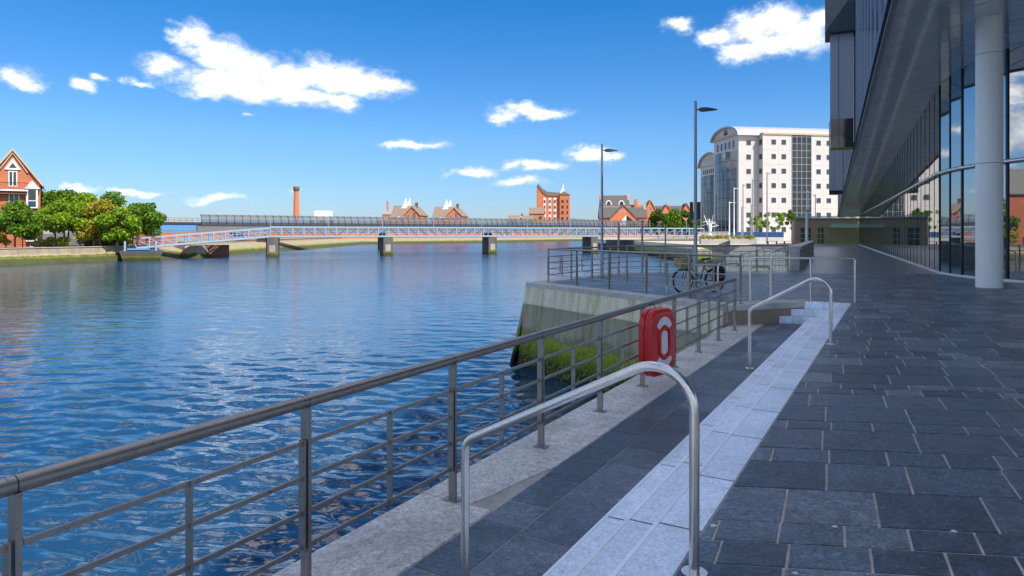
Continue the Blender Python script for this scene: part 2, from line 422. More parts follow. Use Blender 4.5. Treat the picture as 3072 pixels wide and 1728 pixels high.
# ------------------------------------------------------------------ mesh helpers
WORLD = {}                         # world position of every object made here (no rotations are used)
def V(*a): return Vector(a)
class MB:
    def __init__(s): s.v = []; s.f = []
    def add(s, vs, fs):
        o = len(s.v); s.v += [tuple(p) for p in vs]; s.f += [tuple(i + o for i in f) for f in fs]; return s
    def box3(s, o, a, b, c):
        """parallelepiped: corner o, edges a, b, c (a x b along c)"""
        o, a, b, c = map(Vector, (o, a, b, c))
        p = [o, o + a, o + a + b, o + b, o + c, o + a + c, o + a + b + c, o + b + c]
        f = [(3, 2, 1, 0), (4, 5, 6, 7), (0, 1, 5, 4), (1, 2, 6, 5), (2, 3, 7, 6), (3, 0, 4, 7)]
        if a.cross(b).dot(c) < 0: f = [tuple(reversed(q)) for q in f]
        return s.add(p, f)
    def box(s, x0, x1, y0, y1, z0, z1): return s.box3((x0, y0, z0), (x1 - x0, 0, 0), (0, y1 - y0, 0), (0, 0, z1 - z0))
    def prism(s, poly, ext):
        n = len(poly); ext = Vector(ext); P = [Vector(p) for p in poly]
        nrm = Vector((0, 0, 0))
        for i in range(n): nrm += P[i].cross(P[(i + 1) % n])
        if nrm.dot(ext) > 0: P = P[::-1]
        f = [tuple(range(n)), tuple(range(2 * n - 1, n - 1, -1))]
        for i in range(n): j = (i + 1) % n; f.append((i, n + i, n + j, j))
        f[0] = tuple(range(n)); 
        return s.add(P + [p + ext for p in P], f)
    def slab(s, poly, z, t, bev=0.0):
        """flat stone: polygon in plan with its top at z, thickness t, top edges eased"""
        P = [Vector((p[0], p[1], 0)) for p in poly]
        n = len(P)
        ar = sum(P[i].x * P[(i + 1) % n].y - P[(i + 1) % n].x * P[i].y for i in range(n))
        if ar < 0: P = P[::-1]
        if bev:
            c = sum(P, Vector()) / n
            Q = [p + (c - p).normalized() * bev * 1.4 for p in P]
            vs = [(p.x, p.y, z - t) for p in P] + [(p.x, p.y, z - bev) for p in P] + [(p.x, p.y, z) for p in Q]
            fs = [tuple(range(n - 1, -1, -1)), tuple(range(2 * n, 3 * n))]
            for i in range(n):
                j = (i + 1) % n
                fs += [(i, j, n + j, n + i), (n + i, n + j, 2 * n + j, 2 * n + i)]
        else:
            vs = [(p.x, p.y, z - t) for p in P] + [(p.x, p.y, z) for p in P]
            fs = [tuple(range(n - 1, -1, -1)), tuple(range(n, 2 * n))]
            for i in range(n): j = (i + 1) % n; fs.append((i, j, n + j, n + i))
        return s.add(vs, fs)
    def rings(s, rs, closed=True, cap=True):
        n = len(rs[0]); vs = [p for r in rs for p in r]; fs = []
        for k in range(len(rs) - 1):
            for i in range(n if closed else n - 1):
                j = (i + 1) % n
                fs.append((k * n + i, k * n + j, (k + 1) * n + j, (k + 1) * n + i))
        if cap and closed:
            fs.append(tuple(range(n - 1, -1, -1))); fs.append(tuple((len(rs) - 1) * n + i for i in range(n)))
        return s.add(vs, fs)
    def tube(s, pts, r, n=10, cap=True, closed=False):
        P = [Vector(p) for p in pts]; m = len(P)
        rr = r if isinstance(r, (list, tuple)) else [r] * m
        T = []
        for i in range(m):
            if closed: t = P[(i + 1) % m] - P[i - 1]
            else: t = P[min(i + 1, m - 1)] - P[max(i - 1, 0)]
            T.append(t.normalized())
        up = Vector((0, 0, 1)) if abs(T[0].z) < 0.9 else Vector((1, 0, 0))
        a = T[0].cross(up).normalized(); R_ = []
        for i in range(m):
            a = (a - T[i] * a.dot(T[i])).normalized(); b = T[i].cross(a)
            R_.append([P[i] + (a * math.cos(2 * math.pi * k / n) + b * math.sin(2 * math.pi * k / n)) * rr[i] for k in range(n)])
        if closed: R_.append(R_[0])
        return s.rings(R_, True, cap and not closed)
    def cyl(s, c, r, z0, z1, n=16, r1=None):
        return s.tube([(c[0], c[1], z0), (c[0], c[1], z1)], [r, r if r1 is None else r1], n)
    def bar(s, a, b, w, h, up=(0, 0, 1)):
        """rectangular bar from a to b, w across and h along 'up'"""
        a, b = Vector(a), Vector(b); t = (b - a).normalized(); up = Vector(up)
        sd = t.cross(up).normalized(); u = sd.cross(t).normalized()
        return s.box3(a - sd * w / 2 - u * h / 2, sd * w, u * h, b - a)
    def poly(s, pts): return s.add(pts, [tuple(range(len(pts)))])
    def build(s, name, mat, parent=None, smooth=False, label=None, cat=None, group=None, kind=None, origin=None):
        A = np.array(s.v, dtype=float)
        if origin is None: o = Vector(((A[:, 0].min() + A[:, 0].max()) / 2, (A[:, 1].min() + A[:, 1].max()) / 2, A[:, 2].min()))
        else: o = Vector(origin)
        me = bpy.data.meshes.new(name)
        me.from_pydata([(x - o.x, y - o.y, z - o.z) for x, y, z in s.v], [], s.f)
        me.materials.append(MATS[mat])
        if smooth:
            me.polygons.foreach_set('use_smooth', [True] * len(me.polygons))
            me.set_sharp_from_angle(angle=R(38))
        return place(name, me, o, parent, label, cat, group, kind)
def place(name, data, loc, parent=None, label=None, cat=None, group=None, kind=None):
    ob = bpy.data.objects.new(name, data); COL.objects.link(ob)
    ob.location = loc; WORLD[ob.name] = Vector(loc)
    if parent is not None:
        ob.parent = parent; ob.matrix_parent_inverse = Matrix.Translation(-WORLD[parent.name])
    if label: ob['label'] = label
    if cat: ob['category'] = cat
    if group: ob['group'] = group
    if kind: ob['kind'] = kind
    return ob
def thing(name, loc, label, cat, group=None): return place(name, None, Vector(loc), None, label, cat, group)
def fillet(pts, radii, seg=7):
    P = [Vector(p) for p in pts]; out = [P[0]]
    for i in range(1, len(P) - 1):
        a = (P[i - 1] - P[i]).normalized(); b = (P[i + 1] - P[i]).normalized()
        ang = a.angle(b); r = radii[i - 1]; d = r / math.tan(ang / 2)
        p0 = P[i] + a * d; p1 = P[i] + b * d
        c = P[i] + (a + b).normalized() * (r / math.sin(ang / 2))
        v0 = p0 - c; v1 = p1 - c
        n0, n1 = v0.normalized(), v1.normalized()
        for k in range(seg + 1): out.append(c + n0.slerp(n1, k / seg) * r if v0.angle(v1) > 1e-4 else p0)
    out.append(P[-1]); return out

# plan frame of the quay: u across (to the right, landwards), v along the walk
TH = R(30.0); ST, CT = math.sin(TH), math.cos(TH)
def uv(u, v, z=0.0): return Vector((u * CT + v * ST, -u * ST + v * CT, z))
def to_uv(p): return (p[0] * CT - p[1] * ST, p[0] * ST + p[1] * CT)
def at(px, py, Z):                 # a picture position at a depth, for measuring distances off the photograph
    return Vector(((px - 1536) / FPX * Z, Z, EYE + (HOR - py) / FPX * Z))
LOW = -0.47; WATER = -2.72
RISE = 0.157
U0, U1, U2, U3 = -0.921, -1.183, -1.47, -1.743     # inner edge of the granite, then the three nosings
UJ, UC, UE = -2.30, -2.65, -3.32                   # joint in the lower walk, coping, water edge
P0 = Vector((0.49, 22.2, 0)); P1 = Vector((4.79, 15.09, 0)); P2 = uv(-1.91, 17.25)
B1 = Vector((4.3, 28.1, 0)); B2 = Vector((12.0, 29.3, 0))
PA1 = Vector((22.0, 50.0, 0)); PA2 = Vector((46.5, 101.0, 0))

# ------------------------------------------------------------------ setting: water and land
def water_sheet():
    """river surface: real ripples near the quay, fading into a flat sheet that runs to the horizon"""
    g = np.random.default_rng(21)
    na, q = 600, 1.0062
    az = np.linspace(-0.86, 0.80, na)
    d = 6.5 * q ** np.arange(int(math.log(170 / 6.5) / math.log(q)))
    D, A = np.meshgrid(d, az, indexing='ij')
    X = D * np.sin(A); Y = D * np.cos(A); Zw = np.zeros_like(X)
    sp = D * (q - 1)
    patch = 0.75 + 0.45 * np.sin(X * 0.11 + Y * 0.05 + 1.0) * np.sin(Y * 0.13 - X * 0.04)
    for k in range(72):
        lam = 0.17 * (9.0 ** g.random()); th = g.normal(0.22, 0.46)
        kx, ky = math.sin(th) * 2 * math.pi / lam, math.cos(th) * 2 * math.pi / lam
        amp = 0.026 * lam / (2 * math.pi) * (1.2 if lam < 0.75 else 0.62)
        damp = np.clip((lam / sp - 2.6) / 3.0, 0, 1)
        ph = kx * X + ky * Y + g.uniform(0, 6.28) + 0.9 * np.sin(X * g.uniform(0.05, 0.4) + Y * g.uniform(0.05, 0.4) + g.uniform(0, 6))
        sn_ = np.sin(ph)
        Zw += amp * damp * patch * (sn_ + 0.25 * np.sin(2 * ph + 1.57))
    Zw *= np.clip((168 - D) / 30, 0, 1)
    nr_, vs = D.shape[0], np.stack([X, Y, Zw], -1).reshape(-1, 3)
    idx = np.arange(nr_ * na).reshape(nr_, na)
    f = np.stack([idx[:-1, :-1], idx[:-1, 1:], idx[1:, 1:], idx[1:, :-1]], -1).reshape(-1, 4)[:, ::-1]
    n0 = len(vs)
    vs = np.vstack([vs, np.array([(-3000, -300, -0.09), (3000, -300, -0.09), (3000, 4000, -0.09), (-3000, 4000, -0.09)], float)])
    f = np.vstack([f, [[n0, n0 + 1, n0 + 2, n0 + 3]]])
    me = bpy.data.meshes.new('water')
    me.vertices.add(len(vs)); me.vertices.foreach_set('co', vs.ravel())
    me.loops.add(f.size); me.loops.foreach_set('vertex_index', f.ravel().astype(np.int32))
    me.polygons.add(len(f)); me.polygons.foreach_set('loop_start', np.arange(len(f), dtype=np.int32) * 4)
    me.update(calc_edges=True)
    me.polygons.foreach_set('use_smooth', [True] * len(f))
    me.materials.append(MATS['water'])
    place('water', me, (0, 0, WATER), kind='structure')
water_sheet()
land = [(-600, 40), (-92, 55), (-71.2, 88), (-63, 106), (-61, 128), (-66, 272), (-28, 308), (34, 392), (120, 425), (900, 425), (900, 3500), (-2500, 3500), (-2500, 40)]
MB().poly([(x, y, -0.55) for x, y in land]).build('far_bank', 'soil', kind='structure', origin=(0, 0, -0.55))
# sloping mossy foreshore under the far bank
fl = [(-63.0, 107.5), (-61, 128), (-66, 272), (-28, 308), (34, 392), (120, 425), (500, 425)]
wl = [(-58.4, 106.5), (-54.2, 128), (-58.0, 270), (-22, 300), (40, 381), (122, 414), (500, 414)]
mb = MB()
mb.rings([[Vector((x, y, -0.50)) for x, y in fl], [Vector((x, y, -2.95)) for x, y in wl]], closed=False)
mb.build('foreshore', 'bank_moss', kind='structure', smooth=True)
rland = [B2.xy, PA1.xy, (34.6, 96), (34.5, 97.2), (27, 99.2), (27.5, 150), (23.5, 166), (29, 230), (35, 330), (150, 345), (900, 345), (900, -200), (60, -200), (60, 29)]
MB().poly([(p[0], p[1], -0.06) for p in rland]).build('right_bank', 'path_pale', kind='structure', origin=(0, 0, -0.06))
# far hill
mb = MB(); hp = []
for i in range(60):
    x = -1800 + i * 75; h = 30 + 46 * math.exp(-((x - 330) / 260) ** 2) + 16 * math.exp(-((x + 900) / 500) ** 2) + 5 * math.sin(i * 1.7) + 3 * math.sin(i * 4.1)
    hp.append((x, h))
mb.rings([[Vector((x, 2600, -1)) for x, h in hp], [Vector((x, 2850, h * 0.6)) for x, h in hp], [Vector((x, 3300, h)) for x, h in hp], [Vector((x, 3490, 0)) for x, h in hp]], closed=False)
mb.build('hill', 'hill', kind='structure', smooth=True)

# ------------------------------------------------------------------ terrace paving
def clip(poly, half):
    """Sutherland-Hodgman in plan; half = list of (point, inward normal)"""
    for p, n in half:
        out = []
        for i in range(len(poly)):
            a, b = poly[i], poly[(i + 1) % len(poly)]
            da = (a - p).dot(n); db = (b - p).dot(n)
            if da >= 0: out.append(a)
            if (da > 0 > db) or (da < 0 < db): out.append(a + (b - a) * (da / (da - db)))
        poly = out
        if len(poly) < 3: return []
    return poly
def area(poly): return abs(sum(poly[i].x * poly[(i + 1) % len(poly)].y - poly[(i + 1) % len(poly)].x * poly[i].y for i in range(len(poly)))) / 2
Uv, Dv = uv(1, 0), uv(0, 1)
def left_of(a, b, inset=0.0):      # half-plane to the right-hand side of a->b moved in by inset
    d = (b - a).normalized(); n = Vector((d.y, -d.x, 0)); return (a + n * inset, n)
CW = 0.55
regA = [(uv(U0 + 0.008, 0), Uv), (uv(0, 17.452), -Dv)]
regB2 = [(uv(U0 - 0.99 + 0.002, 0), Uv), (uv(0, 17.46), Dv), (uv(0, 31.4), -Dv)]
regB1 = [(uv(-1.912, 0), -Uv), left_of(P2, P1, 0.62), left_of(P1, P0, CW), left_of(P0, B1, CW), left_of(B1, B2, CW), (uv(0, 31.4), -Dv)]
FACE_D = Vector((0.4266, 0.9044, 0)); FACE_P = Vector((17.45, 27.2, 0))
FACE_N = Vector((FACE_D.y, -FACE_D.x, 0))
rdir = Vector((0.9927, -0.121, 0)).normalized(); jdir = Vector((0.430, 0.903, 0)).normalized()
pieces = []
row_pat = [0.50, 0.50, 0.25, 0.25, 0.50, 0.50, 0.30, 0.50, 0.25, 0.50, 0.50, 0.25, 0.25, 0.50]
rr = random.Random(3)
base0 = Vector((0.0, 2.35, 0)); dist = 0.0; k = 0
jn = jdir / jdir.y * 1.0
while dist < 27.5:
    wdt = row_pat[k % len(row_pat)]; k += 1
    a0 = base0 + jn * dist; a1 = base0 + jn * (dist + wdt); dist += wdt
    s_ = -14 - rr.random()
    long_row = wdt > 0.4
    while s_ < 26:
        ln = rr.choice([0.66, 0.70, 0.62, 0.45, 0.52]) if long_row else rr.choice([0.34, 0.36, 0.40, 0.33])
        e0, e1 = s_ + 0.008, s_ + ln - 0.008; s_ += ln
        g = jdir * 0.0085
        q = [a0 + rdir * e0 + g, a0 + rdir * e1 + g, a1 + rdir * e1 - g, a1 + rdir * e0 - g]
        c = (q[0] + q[2]) / 2
        if c.y < 1.6 or c.y > 27 or abs(c.x) / c.y > 0.95: continue
        if (c - FACE_P).dot(FACE_N) > 1.2 and c.y > 22 : continue
        if c.x > 19: continue
        for reg in (regA, regB2, regB1):
            pc = clip(q, reg)
            if pc and area(pc) > 0.006: pieces.append(pc)
pieces.sort(key=lambda p: -area(p) / ((sum(p, Vector()) / len(p)).length ** 3))
terr = MB()
# bed under the slabs (joint mortar) and the far paved surface, one 12 mm below the stone tops
bedpoly = [uv(U0, -4), uv(U0, 17.46), uv(-1.91, 17.46), P2 + (P1 - P2).normalized() * 0 + Vector((0.02, 0.02, 0)), P1 + Vector((0.03, 0.05, 0)), P0 + Vector((0.06, 0, 0)), B1 + Vector((0.03, -0.05, 0)), B2, Vector((44, 28.7, 0)), Vector((44, -4, 0))]
terr.poly([(p.x, p.y, -0.003) for p in bedpoly])
terrace = terr.build('terrace', 'grout', kind='structure', origin=(8, 10, -0.003))
fp = [B2 + Vector((0, 0, 0)), PA1, PA2 + Vector((0, 0, 0)), Vector((75, 101, 0)), Vector((75, 26.5, 0)), Vector((26, 26.5, 0)), Vector((8, 27.2, 0)), B1 + Vector((0.4, -0.9, 0)), B1 + Vector((0.8, -0.7, 0))]
MB().poly([(p.x, p.y, 0.001) for p in fp]).build('far_paving', 'slate_far', terrace, origin=(20, 40, -0.005))
for i, pc in enumerate(pieces[:300]):
    dz = 0.003 + rr.uniform(-0.0012, 0.0012)
    MB().slab(pc, dz, 0.03, 0.002).build('paving_slab', 'slate', terrace)
rest = MB()
for pc in pieces[300:]: rest.slab(pc, 0.0035 + rr.uniform(-0.001, 0.001), 0.03)
rest.build('paving', 'slate_island', terrace, kind='stuff')

# scraps of paper on the slabs
scraps = [((2140, 1579), 'small white paper scrap on the slate by the granite band'), ((2505, 1582), 'crumpled white paper scrap in the middle of a pale slab'),
          ((2862, 1596), 'tiny folded white scrap on the slab near the right joints'), ((2386, 1722), 'flattened white scrap lying across a slab joint')]
for (sx_, sy_), lab in scraps:
    Z = FPX * EYE / (sy_ - HOR); X = (sx_ - 1536) / FPX * Z
    m_ = MB(); a = rr.random() * 6; rad = 0.010 + 0.008 * rr.random()
    ring = [Vector((X + math.cos(a + t) * rad * (1 + 0.5 * math.sin(3 * t)), Z + math.sin(a + t) * rad * 0.8, 0.003)) for t in [i * 0.785 for i in range(8)]]
    m_.prism(ring, (0.0, 0.0, 0.004)); m_.build('paper_scrap', 'paper', label=lab, cat='litter')

# ------------------------------------------------------------------ granite steps
steps = thing('granite_steps', uv(-1.4, 10, LOW), 'pale blue grey granite steps running the length of the slate terrace', 'steps')
def wall_u(v): return -1.91 + (v - 17.25) * (3.4 - 1.91) / (17.25 - 15.46)   # line of the wall P1-P2
VT = [17.2, 16.93, 16.66]
bands = [(U1, U0, 0.0, 17.2, 0.92), (U2, U1, -RISE, 16.93, 1.05), (U3, U2, -2 * RISE, 16.66, 1.25)]
for bi, (ua, ub, z, vend, ln) in enumerate(bands):
    v = -3.0 + bi * 0.37
    top_end = VT[bi - 1] if bi else 17.46
    while v < top_end - 0.05:
        l = ln * rr.uniform(0.9, 1.15); ve = min(v + l, top_end)
        if top_end - ve < 0.3: ve = top_end
        mb = MB().slab([uv(ua + 0.024, v + 0.006), uv(ub - 0.003, v + 0.006), uv(ub - 0.003, ve - 0.006), uv(ua + 0.024, ve - 0.006)], z, RISE - 0.004 if bi < 2 else RISE + 0.03, 0.006)
        blk = mb.build('step_block', 'granite_pale', steps)
        MB().slab([uv(ua, v + 0.005), uv(ua + 0.0235, v + 0.005), uv(ua + 0.0235, ve - 0.005), uv(ua, ve - 0.005)], z + 0.001, RISE - 0.006, 0.003).build('nosing_highlight', 'granite_highlight', blk)  # near-white strip, an edge highlight put into the colour along each step
        MB().slab([uv(ua + 0.024, ve - 0.0055), uv(ub - 0.004, ve - 0.0055), uv(ub - 0.004, ve + 0.0055), uv(ua + 0.024, ve + 0.0055)], z - 0.0015, 0.05).build('joint', 'grout_black', blk); v = ve
# return flight at the head of the lower walk
for bi, (va, vb, z) in enumerate([(17.2, 17.46, 0.0), (16.93, 17.2, -RISE), (16.66, 16.93, -2 * RISE)]):
    uend = (U1, U2, U3)[bi]
    ul0, ul1 = wall_u(va) + 0.01, wall_u(vb) + 0.01
    if bi == 0: ul0 = ul1 = -1.905
    cut = (ul1 + uend) / 2 + 0.05
    for (qa0, qa1, qb) in ((ul0, ul1, cut), (cut, cut, uend)):
        pc = [uv(qa0 + 0.003, va), uv(qb - 0.003, va), uv(qb - 0.003, vb - 0.003), uv(qa1 + 0.003, vb - 0.003)]
        MB().slab(pc, z, RISE - 0.004 if bi < 2 else RISE + 0.03, 0.006).build('step_block', 'granite_pale', steps)

# ------------------------------------------------------------------ lower walk and quay edge
wall_hp = left_of(P1, P2, 0.0)
lw = MB().poly([(p.x, p.y, LOW - 0.004) for p in (uv(U3 + 0.5, -5), uv(U3 + 0.5, 16.6), uv(wall_u(16.6), 16.6), uv(-3.3, 15.5), uv(-3.3, -5))])
lower = lw.build('lower_walk', 'grout_dark', kind='structure')
for (ua, ub, lens) in ((UC, UJ, (0.42, 0.55, 0.38, 0.6)), (UJ, U3, (0.62, 0.7, 0.5, 0.85, 0.58))):
    v = 0.6 + rr.random() * 0.3; i = 0
    while v < 17:
        l = rr.choice(lens)
        q = [uv(ua + 0.004, v + 0.004), uv(ub - 0.004, v + 0.004), uv(ub - 0.004, v + l - 0.004), uv(ua + 0.004, v + l - 0.004)]
        v += l
        pc = clip(q, [wall_hp])
        if pc and area(pc) > 0.01: MB().slab(pc, LOW + rr.uniform(-0.002, 0.002), 0.03, 0.003).build('paving_slab', 'slate', lower)
quay = thing('quay_edge', uv(-3.0, 8, WATER - 0.4), 'speckled grey granite coping along the water under the near railing', 'quay')
v = -3.2
while v < 16:
    l = 1.5
    q = [uv(UE, v + 0.004), uv(UC - 0.004, v + 0.004), uv(UC - 0.004, v + l - 0.004), uv(UE, v + l - 0.004)]
    if abs(v - 4.3) < 0.01:        # one stone with a broken, sunken corner
        q = [uv(UE, v + 0.004), uv(-2.86, v + 0.004), uv(-2.84, v + 0.10), uv(-2.80, v + 0.25), uv(-2.77, v + 0.55), uv(-2.70, v + 0.9), uv(UC - 0.004, v + 1.05), uv(UC - 0.004, v + l - 0.004), uv(UE, v + l - 0.004)]
    v += l
    pc = clip(q, [wall_hp])
    if pc: MB().slab(pc, LOW + 0.008, 0.22, 0.010 if len(pc) < 6 else 0.004).build('coping_stone', 'granite_coping', quay)
MB().slab([uv(-2.88, 4.31), uv(UC - 0.006, 4.31), uv(UC - 0.006, 5.30), uv(-2.74, 5.05)], LOW - 0.020, 0.1, 0.004).build('sunken_piece', 'granite_dirty', quay)
mb = MB().box3(uv(UE + 0.02, -5, -3.4), uv(0.3, 0) * 1, uv(0, 20.4), Vector((0, 0, 3.4 + LOW - 0.215)))
mb.build('quay_wall', 'concrete_stained', quay)

# ------------------------------------------------------------------ projecting platform
plat = thing('platform_wall', (P0 + P1) / 2 + Vector((0, 0, -3)), 'battered concrete quay wall with green algae under the railed platform', 'wall')
fd = (P1 - P0).normalized(); fn = Vector((fd.y, -fd.x, 0)); L01 = (P1 - P0).length    # fn points out over the water
if fn.y > 0: fn = -fn
BAT = 0.13
def face_pt(s, z, off=0.0): return P0 + fd * s + fn * (off + (-z) * BAT) + Vector((0, 0, z))
cuts = [0, 0.55, 1.75, 2.95, 4.15, 5.35, 6.55, 7.6, L01]
for i in range(len(cuts) - 1):
    a, b = cuts[i] + 0.006, cuts[i + 1] - 0.006
    for (z0, z1, off) in ((-0.70, -0.135, 0.03), (-3.4, -0.706, 0.0)):
        pts = [face_pt(a, z0, off), face_pt(b, z0, off), face_pt(b, z1, off), face_pt(a, z1, off)]
        MB().prism(pts, -fn * 0.3).build('concrete_panel', 'concrete_stained', plat)
gw = np.random.default_rng(31); wv = []
for k in range(2400):
    s_ = gw.uniform(0.02, L01 - 0.05); zz = -2.66 + gw.beta(1.2, 2.6) * 1.45 + 0.25 * math.sin(s_ * 2.1) * gw.random()
    p = face_pt(s_, zz, 0.012); w_ = gw.uniform(0.008, 0.03); l_ = gw.uniform(0.02, 0.06); o_ = fn * gw.uniform(0.0, 0.008)
    a_ = fd * w_; dn = Vector((gw.normal(0, 0.02), gw.normal(0, 0.02), -l_)) + fn * (l_ * BAT)
    wv += [p - a_, p + a_, p + a_ * 0.3 + dn + o_ * 0.6, p - a_ * 0.3 + dn + o_]
foliage_later = np.array([tuple(v) for v in wv])
lsd = (B1 - P0).normalized(); lsn = Vector((-lsd.y, lsd.x, 0))
core = MB()
ring_t = [P0 + Vector((0.25, 0.0, 0)), P1 + Vector((0.15, 0.22, 0)), P2 + Vector((0.1, 0.1, 0)), B2, B1]
core.rings([[p + Vector((0, 0, -3.4)) for p in ring_t], [p + Vector((0, 0, -0.14)) for p in ring_t]])
core.build('wall_core', 'concrete_stained', plat)
for (a, b, nm) in ((P0, B1, lsn), (B1, B2, Vector((-0.15, 0.98, 0)))):
    pts = [a + Vector((0, 0, -0.135)), b + Vector((0, 0, -0.135)), b + nm * 0.4 + Vector((0, 0, -3.4)), a + nm * 0.4 + fn * 0.44 + Vector((0, 0, -3.4))]
    MB().prism(pts, -nm * 0.1).build('side_wall', 'concrete_stained', plat)
def coping_run(a, b, width, seg, parent, matn, out, top=0.0, th=0.13, over=0.03):
    L_ = (b - a).length; d = (b - a).normalized(); n = max(1, round(L_ / seg))
    for i in range(n):
        s0, s1 = L_ * i / n + 0.003, L_ * (i + 1) / n - 0.003
        q = [a + d * s0 + out * over, a + d * s1 + out * over, a + d * s1 - out * width, a + d * s0 - out * width]
        MB().slab(q, top, th, 0.006).build('coping_stone', matn, parent)
coping_run(P0, P1 + fd * -0.02, CW - 0.01, 1.2, plat, 'granite_buff', fn, 0.001)
coping_run(P0 + lsd * 0.56, B1, CW - 0.01, 1.3, plat, 'granite_buff', lsn, 0.002)
bn = Vector((-(B2 - B1).normalized().y, (B2 - B1).normalized().x, 0))
coping_run(B1 + (B2 - B1).normalized() * 0.4, B2, CW - 0.01, 1.3, plat, 'granite_buff', bn, 0.0015)
# short wall closing the lower walk
rw = thing('end_wall', (P1 + P2) / 2 + Vector((0, 0, LOW)), 'damp brown stone wall closing off the lower slate walk beside the return steps', 'wall')
rd = (P2 - P1).normalized(); rn = Vector((rd.y, -rd.x, 0))
MB().prism([P1 + Vector((0, 0, LOW - 0.1)), P2 + rd * 0.0 + Vector((0, 0, LOW - 0.1)), P2 + Vector((0, 0, -0.14)), P1 + Vector((0, 0, -0.14))], -rn * 0.25).build('wall_face', 'brown_stone', rw)
for i in range(2):
    La = (P2 - P1).length; s0, s1 = La * i / 2 + 0.003 + (0.12 if i == 0 else 0), La * (i + 1) / 2 - 0.003
    MB().slab([P1 + rd * s0 + rn * 0.04, P1 + rd * s1 + rn * 0.04, P1 + rd * s1 - rn * 0.6, P1 + rd * s0 - rn * 0.6], 0.003, 0.135, 0.008).build('coping_stone', 'granite_buff', rw)

# ------------------------------------------------------------------ guard railings
def railing(name, pts, z0, nb, label, mat='steel_dark', H=1.10, rad=0.037, bars=(0.86, 0.655, 0.45, 0.25), side=None, mids=True, offs=0.0, group=None, first=0.0):
    """posts, top rail and four bars along a polyline of plan points, nb bays per leg"""
    t = thing(name, Vector((pts[0].x, pts[0].y, z0)), label, 'railing', group)
    for li in range(len(pts) - 1):
        a, b = pts[li], pts[li + 1]; d = (b - a).normalized(); L_ = (b - a).length; n = nb[li]
        sd = Vector((d.y, -d.x, 0)); step = L_ / n
        for k in range(n):
            s0, s1 = step * k, step * (k + 1)
            pa, pb = a + d * s0, a + d * s1
            mt = MB().tube([pa + Vector((0, 0, z0 + H)), pb - d * 0.004 + Vector((0, 0, z0 + H))], rad, 14)
            mt.build('top_rail', mat, t, smooth=True)
            for h in bars:
                MB().bar(pa + d * 0.03 + Vector((0, 0, z0 + h)), pb - d * 0.03 + Vector((0, 0, z0 + h)), 0.014, 0.026).build('bar', mat, t)
            if mids:
                m_ = (pa + pb) / 2
                MB().box3(m_ - d * 0.006 - sd * 0.022 + Vector((0, 0, z0 + bars[-1] - 0.013)), d * 0.012, sd * 0.044, Vector((0, 0, bars[0] - bars[-1] + 0.02))).build('baluster', mat, t)
        last = n + 1 if li == len(pts) - 2 else n
        for k in range(last):
            p = a + d * (step * k)
            po = MB().box3(p - d * 0.012 - sd * 0.032 + Vector((0, 0, z0)), d * 0.024, sd * 0.064, Vector((0, 0, H - rad * 0.8))).build('post', mat, t)
            MB().box3(p - d * 0.05 - sd * 0.065 + Vector((0, 0, z0 + 0.0005)), d * 0.10, sd * 0.13, Vector((0, 0, 0.012))).build('base_plate', mat, po)
            br = MB()
            br.box3(p - d * 0.034 - sd * 0.026 + Vector((0, 0, z0 + bars[-1] - 0.02)), d * 0.010, sd * 0.052, Vector((0, 0, bars[0] - bars[-1] + 0.04)))
            for h0, h1 in zip(bars, bars[1:]):
                hz = z0 + (h0 + h1) / 2
                br.tube([p - d * 0.034 + sd * 0.008 + Vector((0, 0, hz)), p - d * 0.040 + sd * 0.008 + Vector((0, 0, hz))], 0.009, 6)
            br.build('bracket', mat, po)
            MB().tube([p - d * 0.035 + Vector((0, 0, z0 + H)), p - d * 0.028 + Vector((0, 0, z0 + H))], rad + 0.0025, 14).build('joint_ring', 'steel_lamp', po, smooth=True)
    return t
railing('guard_rail', [uv(-3.02, -0.2), uv(-3.02, 14.8)], LOW + 0.008, [10], 'dark steel guard railing on the granite coping beside the lower slate walk')
RR0 = Vector((1.21, 22.2, 0)); RR1 = Vector((5.28, 15.42, 0)); RB1 = Vector((4.75, 27.55, 0)); RB2 = Vector((11.9, 28.75, 0))
railing('guard_rail', [RR1, RR0, RB1, RB2], 0.002, [5, 4, 5], 'dark steel guard railing bent round the edge of the projecting platform', rad=0.03)

# ------------------------------------------------------------------ stainless handrails
def handrail(u0, u1, v, zt0, zt1, label, r=0.0245, group=None, name='handrail', zb1=LOW, v1=None, rb=(0.20, 0.10)):
    v1 = v if v1 is None else v1
    a, b = uv(u0, v), uv(u1, v1)
    t = thing(name, a, label, 'handrail', group)
    pts = fillet([a, a + Vector((0, 0, zt0)), b + Vector((0, 0, zt1)), b + Vector((0, 0, zb1))], rb, 10)
    MB().tube(pts, r, 16).build('rail', 'steel', t, smooth=True)
    for p, z in ((a, 0.0005), (b, zb1 + 0.0005)):
        MB().cyl((p.x, p.y), 0.062, z + 0.0015, z + 0.011, 20).build('base_flange', 'steel', t, smooth=True)
    return t
handrail(-0.84, -2.16, 3.20, 1.10, 0.43, 'polished stainless handrail with a bent top crossing the granite steps before the red lifebuoy')
handrail(-0.84, -1.98, 10.80, 1.10, 0.45, 'polished stainless handrail crossing the steps between the red lifebuoy and the return flight')
